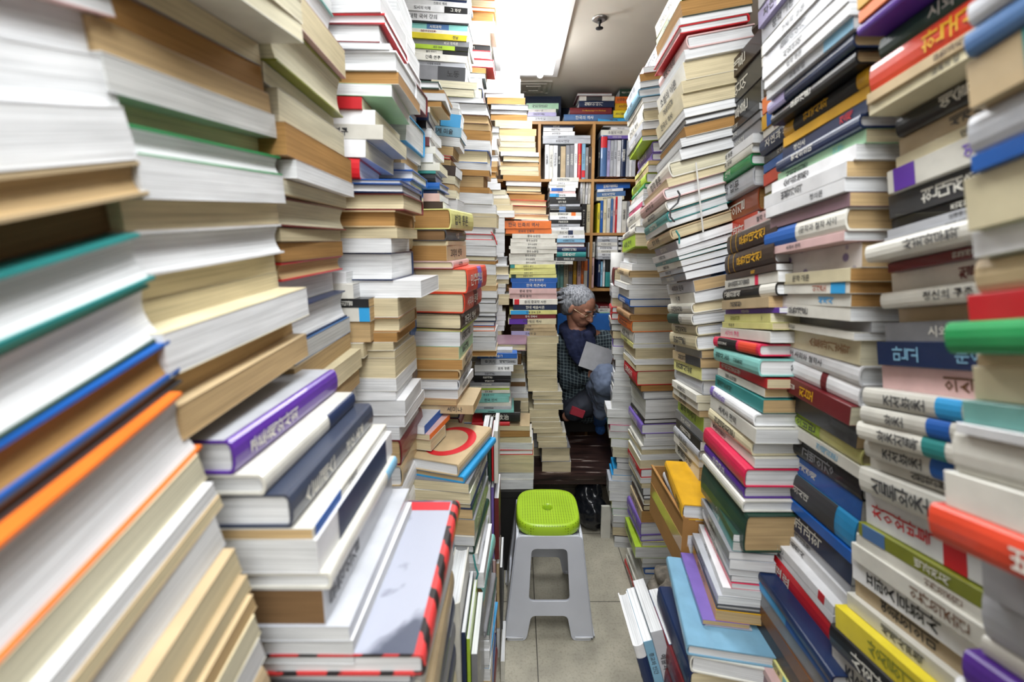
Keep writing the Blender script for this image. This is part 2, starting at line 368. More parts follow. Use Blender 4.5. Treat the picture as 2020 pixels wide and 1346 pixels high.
def upright(P, T, H, depth, cov, page='w', lean=0, yaw=0, pitch=0, kind='p', label='', group='', text=None, bands=(), face='spine'):
    """A book standing on its tail, its spine towards -Y; P: lower corner on the -X side of the spine."""
    R = Matrix.Rotation(math.radians(-yaw), 3, 'Z') @ Matrix.Rotation(math.radians(pitch), 3, 'X') @ Matrix.Rotation(math.radians(lean), 3, 'Y')
    z = R @ Vector((1, 0, 0)); y = R @ Vector((0, 0, 1)); x = y.cross(z)
    M = Matrix((x, y, z)).transposed().to_4x4(); M.translation = P
    return make_book(M, H, depth, T, kind, cov, page, label, group, text, bands)
def row(phrase, D, crop, yb, body, depth=0.15, lean=0):
    cr = CROP[crop]; n = 0; rnd = random.Random(phrase)
    for line in body.strip().split('\n'):
        txt = None
        if '"' in line: line, txt, _ = line.split('"')
        t = line.split(); x0, x1, yt = (float(a) for a in t[:3]); kind = t[3]; cov = t[4]
        opt = dict(k.split('=') for k in t[5:] if '=' in k)
        bot = float(opt.get('bot', yb)); ln = float(opt.get('lean', lean)); d = D + float(opt.get('d', 0))
        f = lambda x, y: at(x / cr[2] + cr[0], y / cr[2] + cr[1], d)
        A, B, Tp = f(x0, bot), f(x1, bot), f(x0, yt)
        bands = [(float(a), float(b), c) for a, b, c in (s.split(':') for s in opt['b'].split(','))] if 'b' in opt else ()
        H = (Tp - A).z / math.cos(math.radians(ln))
        if txt is None and (B - A).x > 0.009: txt = ('|' if rnd.random() < .5 else '') + rnd.choice(TEXTS)
        if txt == '-': txt = None
        cn = COL[cov][0]
        lab = f"{cn} book standing upright, {'first' if n == 0 else ordinal(n)} of {phrase}"
        upright(A + Vector((0, rnd.uniform(0, .01), 0)), max((B - A).x * .98, .004), H, depth * rnd.uniform(.9, 1), cov, lean=ln, yaw=float(opt.get('yaw', 0)), kind=kind, label=lab, group=phrase, text=txt, bands=bands)
        n += 1
# ------------------------------------------------------------------ the stacks of the left wall
LW = 'stack along left wall'
stack('first ' + LW, 'L', 'far', 0.37, [(0, 0, 13, 0), (500, 0, 15, 0), (900, 0, 15, 0), (1300, 0, 13, 0)], None, '''
@A1
-90 pf wht w |700
-20 pf ppk w |690
105 pf off w |640
350 pf wht w |735
640 pf wht w |850
945 hf bei t |885
@A2
-110 pf brn b |725
100 hf tea w |940
385 hf dgr w |1000
720 hf blu o |1075
925 hf chr b |1090
990 hf ora w |1200
@A3
85 pf cre y |1120
245 pf wht w |1180
325 pf bei c |1200
395 pf lgr w |1225
590 pf bei c |1300
745 pf bei c |1350
840 pf bei t |1385
930 pf cre y |1410
1060 pf off w |1430
1200 end
''', Lh=0.25, W=0.17, jit=.5)
stack('second ' + LW, 'L', 'far', 0.60, [(0, 0, 6, 0), (400, 0, 4, 0), (700, 0, 3, 0)], None, '''
@B1
-210 pf cre y |540
-100 pf bei y |535
20 pf cre y |540
150 pf off y |547
265 pf gry c |300
400 pf tan o |310
560 pf bei t |355
685 pf wht g |392
820 pf cre c |290
925 hf grn w |415
1040 pf wht w |440
1200 pf bei c |400
@B2
65 hf wht w |428
235 pf cre c |385
345 pf cre c |395
435 pf cre w |575
600 pf tan t |480
705 pf bei t |575
835 end
''', Lh=0.235, W=0.16, extend=False, jit=.6)
stack('third ' + LW, 'L', 'far', 0.83, [(0, 0, -4, 0), (250, 0, -3, 0), (500, 0, 1, 0), (700, 0, 2, 0)], None, '''
@B1
-220 pf wht w |700
-110 pf wht w |705
90 hf aqu w |725
300 pf ppk c |790
470 hf oli y |775
700 pf off y |720
790 pf off y |785
945 pf tan o |825
1085 pf wht w |835
1165 pf bei y |790
1232 hf mar y |790
@B2
105 pf bei c |758
165 pf tan o |770
252 hf red t |765
335 pf off w |715
455 hf nvy w |795
610 pf stl g |815
700 pf bei t |818
795 pf cre c |885
900 pf tan t |870
1000 pf off w |850
1090 pf bei c |850
1200 end
''', Lh=0.225, W=0.16, extend=True, jit=.6)
stack('purple spined pile on photo book', 'L', 'near', 0.39, [(800, 0, 0, 0)], None, '''
870 hs pur w |460 top=lgr "|공동체와 사회@0.1-0.5:off"
937 hs off w |520 b=0:.38:nvy l=.235 "-"
978 hs sla w |572 patch=mag:.25:.75:.35:.72 "|스트레스@0.1-0.4:off;정신 세계@0.55-0.8:off"
@B3
530 ps off t |480 b=.72:.98:blu "|서울경제@0.25-0.6:chr"
590 ps wht w |512 b=.12:.8:nvy "-"
770 hs off w |570 b=0:.2:lbl "-"
860 ps lgr b |545 "|문학의 길@0.05-0.4"
1050 ps lgr w |680 patch=stl:.3:.9:.2:.8 "-"
1130 pf wht w |700
1262 end
''', Lh=0.25, W=0.15, extend=False, jit=.3)
stack('fourth ' + LW, 'L', 'near', 0.87, [(0, 0, -3, 0), (300, 0, -3, -2), (420, 0, 0, 0), (700, 0, 0, 0)], None, '''
@B1
-80 pb wht w |985
62 hb red w |1010
130 hb mar w |985
250 pb lgr w |1040
290 hb wht w |1080
412 pb off o |1090
490 pb mnt w |1050
565 pa red y |875
640 pa wht y |950 "上@0.3-0.6:chr"
730 pa off y |1000 "人間의 연구@0.1-0.8:chr"
822 pa wht y |900 "[口@0.3-0.6:chr"
930 ha red w |865 "-"
1055 hb blu w |1105
1085 hb nvy w |1120
1138 hb mar c |1125
1240 hb bei o |1075
@B2
85 pb bei c |1085
150 pb wht w |1050
235 hb nvy w |1055
402 pb wht w |1225
503 pb wht c |1090
620 hb tan c |1100
708 pb bei o |1085
765 pb off c |1065
815 pb off c |1070
862 pb bei c |1075
978 pb off w |1085
1055 pb lgr w |1080
1110 pb wht w |1135
1200 pb wht w |1130
1270 pb lgr w |1100
1346 end
''', Lh=0.19, W=0.16, jit=1)
stack('short pile with black title book', 'L', 'near', 0.845, [(0, 0, 0, 0)], None, '''
@B2
350 pa wht w |780
420 pa off w |830 "-"
508 pa blk t |920 "|우리글@0.1-0.8:off"
560 pa off t |925 b=0:.25:sky "-"
645 pb brn t |925
770 pb off c |890
860 end
''', Lh=0.09, W=0.12, extend=False)
stack('fifth ' + LW, 'L', 'near', 1.055, [(0, 0, -3, -3), (250, 4, -3, -2), (420, 0, 0, 0)], None, '''
@B1
-120 pb wht w |1080
60 pb wht w |1100
190 pb lgr w |1110
300 hb wht w |1120
420 hb mar w |1150
560 pb lgr w |1080
655 hb sky w |1140
835 pb wht w |1110
900 pb off t |1110
960 pb off w |1130
1000 hb blu w |1180
1060 hb blu w |1170
1130 pb off w |1150
1200 pb lgr w |1150
1300 pb off c |1150
@B2
0 pb off c |1130
60 end
''', Lh=0.12, W=0.15, extend=True)
stack('tall thin titles stack under lamp', 'L', 'near', 1.80, [(0, 0, 0, -3.5)], None, '''
@C1
-110 pa off w |437 "|학교 사회@0.1-0.8"
-60 pa gry w |437 "-"
-30 pa wht w |437 "국가와 계급@0.1-0.8"
0 pa nvy w |430
14 pa wht w |430 "신문의 역사@0.3-0.9"
46 pa wht w |435 b=0:.36:blk "그 화상@0.68-0.95:off;도시의 이해@0.1-0.5"
86 pa wht w |445 "대학 국어 강의@0.05-0.6"
141 pa chr w |440 "-"
150 pa aqu w |435 b=.3:.65:stl "사회과학@0.36-0.62:off"
188 pa off w |440 "|문학과사회연구@0.1-0.7:mar"
214 pa yel w |430 "전남@0.7-0.95"
250 pa gry w |445 "비교 정치론@0.5-0.95:off"
284 pa lim w |440 b=.0:.22:blk "국민 경제@0.3-0.7"
311 pa off w |438 b=0:.4:blk
336 pa off w |430 "건축 연구@0.1-0.9"
380 pa lgr w |420 "이성욱 신사회@0.1-0.9"
407 pa gry w |420 b=.0:.45:chr "노동@0.7-0.9:blk"
495 end
''', Lh=0.253, W=0.16, extend=False, jit=.8)
stack('sixth ' + LW, 'L', 'near', 1.25, [(0, 0, -2, -3), (420, 0, 0, 0)], None, '''
@C1
490 hb dgr w |262
535 pb off o |290
560 pb lgr w |300
605 pb bei o |275
640 pa off c |205 "불씨@0.1-0.5"
675 pa nvy w |200 b=.25:.75:wht "문학@0.3-0.7:nvy"
725 pa blk w |185 "정치@0.3-0.7:off"
770 pb wht w |215
825 pa mar w |205
880 pa off w |240
925 pa wht w |225 "5@0.3-0.6"
980 pa off y |265
1028 pa tea w |240 "-"
1046 ha blk w |240
1100 ha blu w |268
1145 pa nvy w |250 "-"
1165 pa ppk w |265 b=.75:1:red
1215 pa dbr w |285 "보@0.3-0.6:off"
1258 end
''', Lh=0.15, W=0.13, extend=False, jit=1.3)
stack('small pile under the thin titles', 'L', 'near', 1.48, [(0, 0, 0, -6)], None, '''
@C1
620 pb wht w |380
655 pb off w |385
690 pa blk w |390 b=0:.5:sky "-"
770 pa lbl w |395 "세계 미술@0.1-0.9"
830 pb wht w |385
885 pb off t |345
940 hb red c |330
960 pb tan t |330
1000 pa dbr w |360 "-"
1060 pb off y |355
1110 pb bei t |350
1150 pb off y |365
1200 pb wht w |370
1270 pb bei w |370
1330 pb off w |360
@C2
60 pb bei t |340
200 pb off w |360
330 end
''', Lh=0.13, W=0.12, extend=True, jit=1.5)
stack('red dictionary stack by left wall', 'L', 'near', 1.10, [(400, 8, 0, 0), (560, 8, 0, 0), (700, 4, 0, 0), (800, 4, 0, 0)], None, '''
@C2
-27 hs pye o |330
98 hs chr b |302 "낙엽@0.3-0.7"
170 ps bei c |315 "-"
197 ps bei o |310 "고대의 신화@0.1-0.8"
292 hs ppk c |345
337 hs ord c |430 b=.3:.5:vio
487 hs ord c |410 b=.3:.5:mar
610 hs dbr c |395
708 ps lim t |400
722 ps lgr w |390
810 ps mnt t |385
888 ps bei o |405
950 hs bei o |385
1010 hs lgr w |380
1072 ps wht w |375
1130 ps tan t |370
1165 pa bei t |470 "세미나@0.6-0.9"
1222 end
''', Lh=0.20, W=0.15, extend=False)
stack('stack topped by red ringed cover', 'L', 'near', 0.95, [(900, 9, 0, 0), (1100, 5, 0, 0), (1346, 3, 0, 0)], None, '''
@S
327 hs bei w |292 w=.17 l=.22 yaw=9 ring=1 "-"
384 hs sky t |322 w=.17 l=.22 yaw=9 "-"
416 ps gry c |345
462 ps off c |352
516 hs nvy c |355
546 ps dgr t |362
592 ps gry t |372
668 ps off w |370
710 hs dgr w |368
752 pf off w |385
800 ps lgr g |395
836 pf wht w |415
908 hs aqu b |410
985 pf lgr c |408
1042 pf gry g |412
1110 hs gry w |425
1138 ps dgr g |440
1162 pf wht w |440
1200 pf wht w |442
1266 ps sky w |440
1290 pf off w |445
1346 end
''', Lh=0.20, W=0.16, jit=1)
stack('small pile on red ringed cover', 'L', 'near', 1.0, [(0, 12, 0, 0)], None, '''
@S
148 ps lgr w |135 b=0:1:blu "-"
188 ps ppk c |160 b=0:1:ora "-"
214 pb off c |165
268 end
''', Lh=0.14, W=0.09, extend=False)
stack('seventh ' + LW, 'L', 'near', 1.80, [(0, 0, 0, -4), (420, 0, 0, -2), (700, 0, 0, 0)], None, '''
@C1
496 pb off y |492
540 pb oli y |470
588 pb lgr w |525
622 hb blk w |550
697 hb brn t |560
750 pb bei t |565
787 pb tan o |572
848 pb lgr w |570
908 hb blu c |555
985 pb off w |570
1028 pb tan o |565
1065 pb bei t |530
1132 pb brn o |565
1168 pb off w |585
1235 pb off w |605
1290 pb off c |610
@C2
25 pb off c |610
90 hb lgr w |590
130 hb red w |585
166 pb wht w |605
200 pb lgr w |605
262 hb gry y |603
292 pb tan o |603
312 pb wht w |605
375 pb bei c |605
408 pb cre c |608
442 pb tan t |610
472 pb off w |612
515 hb blk w |608
550 pb off w |610
600 hb lgr w |605
626 hb blk w |608
656 hb blu w |598
686 hb ora w |600
716 pb wht w |603
746 pb wht w |600
786 pb lgr w |603
832 hb bei o |610
868 end
''', Lh=0.19, W=0.15, extend=False)
stack('upper stack behind the thin titles', 'L', 'near', 1.98, [(0, 0, 0, -3)], None, '''
@C1
-120 pb off w |590
-60 hb ora w |600
0 pb off c |605
45 hb ora w |600
72 pb bei o |588
130 hb off w |598
200 pb off c |570
272 pa blk w |572
305 hb red w |572
358 hb red w |590
408 pb bei o |545
440 pb dgr w |540
470 pb lgr w |520
530 end
''', Lh=0.17, W=0.14, extend=True)
stack('spine stack over the chinese title', 'L', 'near', 1.88, [(680, 0, 0, 0), (860, 0, 0, 0)], None, '''
@C2
828 pa lgr w |705
848 pa blu w |735 "유학 예술가@0.1-0.8:off"
880 pa lgr w |737 "|세계금융론@0.5-0.95;金洪元@0.1-0.4"
920 pa wht w |712 "문화 평론@0.6-0.9"
960 pa lgr w |698
985 pa blk w |695
1008 pa blk w |695
1026 pa gry w |690
1045 pa off w |690 "-"
1059 pa lim w |688 "-"
1070 pa off w |690
1090 pa aqu w |692
1113 pa aqu w |686 "한국 언어@0.2-0.8"
1146 pa off w |697 "-"
1170 pa lgr w |700
1190 pa aqu w |715
1207 ha blk w |752 "現代政治@0.05-0.75:off"
1266 ha red c |690 "-"
1290 pb bei c |810
1318 pb brn o |812
@D3
62 pb off c |290
95 pb wht w |295
130 hb red w |297
156 pb bei c |300
176 pb off c |300
200 pb off c |300
250 pb off w |300
285 pb off w |298
335 end
''', Lh=0.175, W=0.15, extend=False)
stack('narrow stack in the dark gap', 'L', 'near', 2.18, [(0, 0, 0, 0)], None, '''
@C1
762 hb blk w |628
802 hb off w |625
836 pb wht w |612
870 pb off w |612
905 pb brn b |600
936 hb wht w |622
972 pb bei t |615
1005 pb bei o |612
1036 hb bei o |608
1075 pb off w |612
1105 pb off w |635
1145 pb off y |665
1175 pa off w |680 "철학사전@0.1-0.7"
1197 pb off c |690
1235 pb off c |708
1270 pb off w |718
1310 pb cre c |715
@C2
0 pb off w |715
28 pb lgr w |660
120 pb lgr w |660
240 pb wht w |655
266 hb lgr w |675
322 hb off c |685
376 pb off w |686
402 pb off c |684
430 pa off w |665
452 pb wht w |664
476 pb off w |660
492 pb off c |690
516 pb cre c |685
556 pb off w |645
596 pb off w |665
650 pb lgr w |660
682 pb off w |656
714 pb off c |640
790 pb bei c |650
860 end
''', Lh=0.16, W=0.14, floor=ZTAB)
stack('mauve covered pile between stacks', 'L', 'near', 1.93, [(0, 4, 0, 0)], None, '''
@C2
795 hb mve c |788 w=.2
836 end
''', Lh=0.17, W=0.2, extend=False)
stack('half hidden stack by the cream column', 'L', 'near', 2.2, [(0, 0, 0, 0)], None, '''
@C2
850 pb gry b |760
918 pb off c |770
945 pb off c |778
972 pb off y |782
1000 pb off w |784
1022 pb gry b |785
1050 pb off w |790
1086 pb wht w |800
1118 pb off c |802
1142 pb off c |803
1200 pb off c |803
1300 end
''', Lh=0.13, W=0.14, floor=ZTAB)
stack('upper stack above the orange booklets', 'L', 'near', 2.38, [(0, 0, 0, 0), (430, 0, 0, -2)], None, '''
@C1
428 pb wht w |750
476 pb wht w |755
540 pb wht w |748
565 pb wht w |775
590 pb tan o |783
632 hb blk w |803
668 hb lgr w |795
690 pb off o |795
728 pb bei c |825
778 pb tan t |850
820 pb bei c |842
856 pb off c |845
890 pb off c |847
920 pb wht w |865
945 hb blk c |868
982 pb bei t |862
1005 pb off c |862
1030 pb off c |865
1062 pb brn o |878
1098 pb wht w |880
1125 hb blk c |880
1160 pb dbr t |882
1173 pb bei o |900
1210 hb red c |912
1247 hb blk c |912
1296 hb off c |925
@C2
45 end
''', Lh=0.20, W=0.15, floor=ZTAB)
stack('column topped by orange booklets', 'L', 'near', 2.2, [(400, 0, 0, 0)], None, '''
@C2
48 pa ora w |940 l=.25 w=.17 "한국 민족의 역사@0.1-0.8"
96 pa ora w |943 "문화와 인류학@0.1-0.8"
! tag=1
126 pa off w |980 "중국 논문집@0.05-0.9"
155 pa off w |965 "중국 논문집@0.05-0.9"
180 pa off w |975 "중국 논문집@0.05-0.9"
200 pa off w |975 "중국 논문집@0.05-0.9"
220 pa off w |975 "중국 논문집@0.05-0.9"
246 pa off w |957 "중국 논문집@0.05-0.9"
270 pa off w |957 "중국 논문집@0.05-0.9"
290 pa off w |960 "중국 논문집@0.05-0.9"
312 pa pye w |965 b=.9:1:tea "심층의 생각@0.1-0.7"
334 pa pye w |968 "심층의 생각@0.1-0.7"
353 pa pye w |970 "심층의 생각@0.1-0.7"
372 pa pye w |973 b=.85:.95:dgr "심층의 생각@0.1-0.7"
393 pa blu w |978 "근대 동양문명@0.2-0.9:off"
420 pa blu w |970 "한국 최근세사@0.2-0.9:off"
456 pa ppk w |972 "중국 문학@0.1-0.6"
489 pa ppk w |975 "중국 문학@0.1-0.6"
521 pa off w |978 b=.86:.97:red "송의 중국학 사전@0.2-0.8"
554 pa nvy w |975 "현대 예술사론@0.2-0.8:off"
588 pa pye w |975 b=.6:.98:sky "동북 문제 연구@0.1-0.9"
613 pa mar w |968 "중국 경제사@0.1-0.8:off"
639 pa cre w |970 b=.6:.98:pur "지중해의 역사@0.1-0.9"
673 pa bei w |965 b=.7:1:dbr "법의 이해@0.1-0.6"
696 pa bei w |968 b=.7:1:dbr
716 pa bei w |975 b=.6:1:lav
! l=.158
745 pb off c |985 l=.19
790 pb cre c |975
866 pb cre c |976
890 pb cre c |975
950 pb off c |976
985 pb cre c |975
1002 pb cre c |978
1045 pb cre c |980
1080 pb off c |1007
1105 pb cre c |1005
1127 hb off c |1010
1156 pb off c |1012
1190 pb cre c |985
1236 pb off c |990
1262 pb off c |997
1300 pb cre c |1008
1328 pb off c |1030
@D3
60 pb off c |470
86 pb cre c |476
116 hb gry c |492
190 pb off c |495
247 end
''', Lh=0.24, W=0.15, extend=False, jit=.8)
# ------------------------------------------------------------------ the stacks of the right wall
RW = 'stack along right wall'
stack('first ' + RW, 'R', 'far', 0.36, [(0, 0, -14, 0), (700, 0, -14, 0), (1300, 0, -12, 0)], None, '''
@F1
-100 hs off w |1330 "-"
-10 hs lgr w |1330
150 hs stl w |1315
310 ps bei w |1300 b=.62:.85:tea "-"
590 hs lgr w |1340
825 ps blu w |1312
925 ps cre w |1303
1230 ps wht w |1345
@F2
180 hs bei w |1590
390 ps red w |1520
550 hs grn w |1400
738 ps bei w |1560
812 ps cre y |1560
1010 ps aqu w |1480
1140 ps wht w |1440
@F3
5 hs off w |880 "|조@0.3-0.5:dbr;|선@0.55-0.8:dbr"
218 ps off w |825 "|문@0.3-0.5:mnt"
395 hs ord w |760
575 ps lgr w |1010
860 hs lgr w |1030
1090 hs off w |1010 "-"
1180 hs pur w |925
1346 end
''', Lh=0.26, W=0.17, jit=.6)
stack('second ' + RW, 'R', 'far', 0.60, [(0, 0, -9, 0), (160, 0, -9, 0), (300, 0, -13, 0), (900, 0, -13, 0), (1050, 0, -11, 0), (1200, 0, -12, 0)], None, '''
@F1
-150 ps wht w |725
-20 ps gol w |725
60 ps ora w |725
135 hs pur w |728
195 hs dgr w |850
330 hs ord w |808 "|한국 신화사@0.2-0.7:gol"
500 ps bei w |775 "|문학과 지성@0.3-0.8:dbr"
560 ps cre w |790
620 hs blk w |935 b=.42:.5:red /735
735 ps bei c |950
835 ps cre y |930
905 ps off w |885 b=.83:.96:pur "|영국사@0.2-0.72:vio"
1035 ps chr w |900
1165 ps blk w |905
1222 ps lgr w |890
@F2
60 ps lgr w |1030
100 hs off w |930
205 ps mar w |1040 "|한국경제의전개@0.1-0.9:off"
264 ps off w |1070 "|철학적사유@0.1-0.75:mar"
380 hs off w |1010 "정신의 구조@0.3-0.9"
475 ps bei w |1110 b=.1:.3:mar "-"
558 ps gry w |1030
668 ps nvy w |990 "|만 고@0.68-0.93:lbl;문예 교양@0.1-0.6:lbl"
806 ps ppk w |1012 "|의식과본질@0.1-0.7:brn"
940 hs off w |915 b=.42:.55:sky "|조선 왕조@0.5-0.95"
1045 hs off w |890 b=.42:.55:blu "|왕조@0.6-0.9"
1140 hs off w |880 b=.42:.55:tea "|왕조 실록@0.5-0.9"
1240 hs off w |915 b=.42:.55:blu "|조선 왕조@0.5-0.95"
@F3
130 ps off w |425
192 hs off w |375 b=.25:.33:lbl "|실록 왕조@0.45-0.95"
320 ps wht w |395 b=.38:.5:red "|차이와반복@0.55-0.95:red"
482 ps oli c |355 b=.8:.97:stl "|백과전서@0.3-0.7"
548 ps off c |350 "|인간의조건@0.1-0.7:brn"
600 ps off t |325 "|인간의조건@0.1-0.7:brn"
682 ps wht w |330 "|프랑스문화사@0.3-0.95:blk"
785 ps bei w |340 "|영원의의미@0.3-0.95:blk"
868 ps off w |300
938 ps yel w |235 "|상실의시대@0.1-0.9:oli"
1045 hs blk w |220
1155 ps off w |225
1300 end
''', Lh=0.235, W=0.15, jit=.5)
stack('third ' + RW, 'R', 'near', 0.63, [(0, 0, -9, 0), (500, 0, -8, 0), (640, 0, -6, 0), (700, 0, -4, 0), (760, 0, -1, 0), (900, 0, 0, 0), (1000, 0, -2, 0), (1100, 0, -3, 0), (1250, 0, 0, 0)], None, '''
@F1
-290 ps wht w |690
-190 ps lgr w |690
-90 ps wht w |690
0 ps wht w |690
75 ps lgr w |712 b=0:.28:lbl
150 hs nvy t |725 b=.75:1:lav "-"
245 hs blk t |735
335 hs gol t |800 b=.1:.85:blk "|한국신화@0.3-0.8:gol"
440 ps gol t |800 "-"
512 ps nvy t |792 "|경제@0.1-0.3:red;정신사@0.6-0.9:off"
595 hs nvy w |755 "|역사의 의미@0.3-0.95:off"
675 ps mnt c |778 "|사회정의론@0.5-0.97:dgr;|연구@0.15-0.35:aqu"
757 ps wht w |725 "|숭고한열정@0.4-0.9"
845 ps wht t |680 "|법학강의@0.3-0.9"
940 ps wht w |672 "정의론@0.1-0.5"
1015 ps mve t |690 "-"
1095 hs off t |680 b=.55:1:blu "(문학과 철학 사이@0.08-0.5"
1225 ps ppk w |665
@F2
75 ps flo t |900 "-"
232 ps cre o |828
315 ps off o |830 b=.04:.2:sky "|이것도@0.22-0.45:rus"
388 ps off o |836 "|세계사@0.1-0.4:sky"
468 ps off w |832
552 ps gry w |950 "-"
618 ps off w |850 "|알수있는@0.6-0.95"
665 ps cre y |892 "|소통과 기호학@0.1-0.6:tan"
815 hs wht w |890 b=.96:1:red "언어 사회와 철학사@0.4-0.9"
935 hs wht w |890 b=.33:.4:mar "|문명@0.75-0.93"
1058 ps mar y |828 "|자유의길@0.72-0.95:off;|진보@0.45-0.65:gol"
1172 ps chr t |868 "-"
1310 hs pye c |905 b=.45:.97:lim "|현대의비판@0.5-0.92"
@F3
195 ps off w |366 "|경제원론@0.1-0.6:lbl"
262 hs blk w |385 "|고백의강@0.3-0.7:gry"
382 ps blu w |375 "|세계경제@0.55-0.85:off"
490 hs sky w |345 l=.22 b=.2:.86:chr "|대망의시대@0.5-0.83:off"
655 ps blu w |322 l=.225 "|대역사@0.7-0.95:lbl"
715 ps nvy w |325 l=.23
838 ps lgr w |322 l=.255 "|생각의탄생@0.1-0.9"
890 ps wht w |300 l=.262 "|교양철학사@0.1-0.95"
950 ps wht w |232 l=.265 b=.08:.14:red "|태백의산@0.3-0.9"
1000 ps wht w |226 l=.265 "|그들의일생@0.3-0.95"
1045 hs red w |220 b=.70:.84:blk l=.295
1170 ps blk w |222 l=.22
1225 end
''', Lh=0.2, W=0.14, jit=.4)
stack('high ' + RW, 'R', 'far', 0.955, [(0, 0, -12, 0), (400, 0, -12, 0)], None, '''
@K
-260 ps wht w |372
-140 ps lgr w |372
-20 ps lgr w |372
60 ps lav w |372
185 ps lgr w |390
283 ps off w |390
368 ps off w |388 "|공산당@0.3-0.8"
430 ps gol w |400 "|민주사회@0.3-0.8:red"
500 ps chr w |410
562 ps dbr w |400
618 ps ora w |398 "-"
730 ps gol w |395 b=.75:.88:blu "-"
830 ps off w |400 "|역사@0.5-0.9:mar"
882 hs nvy w |390
990 ps chr w |405
1040 ps blu w |405 "-"
1100 ps ord w |403 "-"
1180 ps off w |410
1228 ps oli w |412
1296 ps nvy w |412
1346 ps off w |412
@E1
1400 end
''', Lh=0.16, W=0.14, extend=False, jit=.4)
stack('recessed stack behind strapped books', 'R', 'near', 0.99, [(0, 0, -10, 0), (500, 0, -10, 0)], None, '''
@K
150 ps dbr w |395
300 ps chr w |395
480 ps blk w |390
640 ps chr w |378
690 ps gry w |385
742 ps gry c |388
835 ps wht w |340
900 hs off w |338
962 hs grn w |335
1040 hs lgr w |350
1170 hs rus o |382
1325 ps ord w |368
@E2
100 end
''', Lh=0.2, W=0.14, extend=True, jit=.4)
stack('brown volume ' + RW, 'R', 'far', 0.98, [(480, 0, -11, 0), (640, 0, -10, 0), (700, 0, -6, 0), (760, 0, -3, 0), (850, 0, 0, 0), (1000, 0, 2, 0)], None, '''
@E2
10 ps ppk w |800
72 ps off w |790 "|명상@0.5-0.9"
105 hs dbr w |710 b=.90:.91:gol,.78:.79:gol "|문학대사전@0.2-0.7:gol"
220 hs dbr w |697 b=.90:.91:gol,.78:.79:gol "|문학대사전@0.2-0.7:gol"
335 ps dbr w |690 "|문학@0.2-0.6:gol"
370 ps off w |687 b=.32:.38:crm "|동유럽인의슬픔@0.45-0.95"
424 hs blk w |680 b=0:.26:off "|고통의해석@0.6-0.95:off"
487 ps bei t |668 "|교실현장@0.5-0.8"
541 ps pur w |690
568 ps pye y |682 "|학문의길@0.55-0.9:oli;ㅏ@0.1-0.2"
612 ps pye c |670 "영 문 판@0.6-0.95"
646 ps off w |660 "시가의 구조@0.5-0.95:pnk"
700 hs crm w |625 b=.45:.88:blk,.05:.4:ord "|현대사의구조@0.66-0.87:off"
757 hs aqu w |628 "|철학사노트@0.6-0.93:dgr;|인문총서@0.3-0.5:dgr"
838 ps red c |655 "|숙고하지않은인생@0.5-0.95:off"
885 ps off t |643 "|꿈꾸는사람@0.5-0.85"
925 ps tea t |628 "|세계교육사@0.6-0.95:dgr"
990 hs wht w |605 b=.92:1:vio "|대중문화@0.6-0.9:vio"
1048 ps off w |600
1118 hs cre w |595
1188 ps off w |603 "|구명의붉은@0.6-0.95"
1235 hs crm w |566 "-"
@E3
62 hs pur w |570
118 hs off w |556 "-"
168 hs dgr t |552 "-"
335 end
''', Lh=0.195, W=0.14, extend=False, jit=.4)
stack('strapped white fore edge stack', 'R', 'near', 1.10, [(30, 0, -8, 10), (200, 0, -9, 12), (300, 0, -11, 14), (420, 0, -11, 18), (480, 0, -8, 18), (530, 0, -9, 14), (580, 0, -9, 10), (650, 0, -9, 7), (730, 0, -8, 0), (850, 0, -3, 0)], None, '''
@E1
-150 ps bei t |440
-60 ps lim o |440
-10 pf dgr o |440
95 pf off w |430
143 hf red w |425
200 hs ppk w |478
285 pf wht w |458
350 ps off c |462
470 ps cre c |445
550 ps cre c |448
636 pf off w |455
694 hf chr w |456
738 pf off o |462
808 pf chr w |436
870 pf blk w |436
945 hs off y |382
1046 pf ppk c |358
1106 hs ppk w |345
1180 hs off w |358
1245 hs tea w |365
1310 pf off w |352
@E2
60 hs bei c |385
128 ps gry w |415
184 ps wht w |412
226 ps tea w |420
250 ps off w |435
286 ps lgr w |446
320 ps gry w |462
366 ps lgr t |514
438 ps off w |515 "가 족@0.5-0.8"
503 hs off c |505
566 hs off w |502 b=.5:1:dgr
634 hs cre w |530
697 hs cre w |526
783 ps gry t |552 "-"
830 ps bei t |546 b=0:.5:chr
887 ps pye w |550 "|종합역사교육@0.3-0.9"
962 hs lgr w |560 "-"
1048 ps off y |520
1092 ps off y |530
1140 ps bei t |540
1180 ps lim y |562
1270 ps gry t |556
@E3
60 ps blk w |545
110 hs lgr w |540
160 ps off w |540
200 ps off t |540
270 end
''', Lh=0.19, W=0.168, extend=False, jit=.4)
stack('slanting stack near the ceiling', 'R', 'near', 1.62, [(40, 0, -8, 5), (170, 0, -10, 9), (260, 0, -10, 4), (330, 0, -10, 0), (500, 0, -8, 0)], None, '''
@E1
125 pf off w |372
168 pf off w |338
222 ps lgr w |312
308 hs blu w |312
392 ps ppk w |210
430 ps lgr o |190
482 pf lgr w |190
518 hs lbl w |186
572 ps off w |205
604 ps off w |210
642 hs off c |212
716 ps lgr w |205 "역사@0.3-0.6"
762 ps gry t |200
802 ps lim w |202
830 hs vio w |266
898 hs vio w |262
946 ps pye t |236
972 ps bei w |236
1016 hs lim w |226
1078 hs grn w |216
1110 ps off w |210
1142 pf off w |206
1186 ps pnk w |200
1216 hs off w |196
1286 ps off w |190
@E2
45 hs off w |160
90 ps lim c |160
168 end
''', Lh=0.19, W=0.16, extend=False, jit=.6)
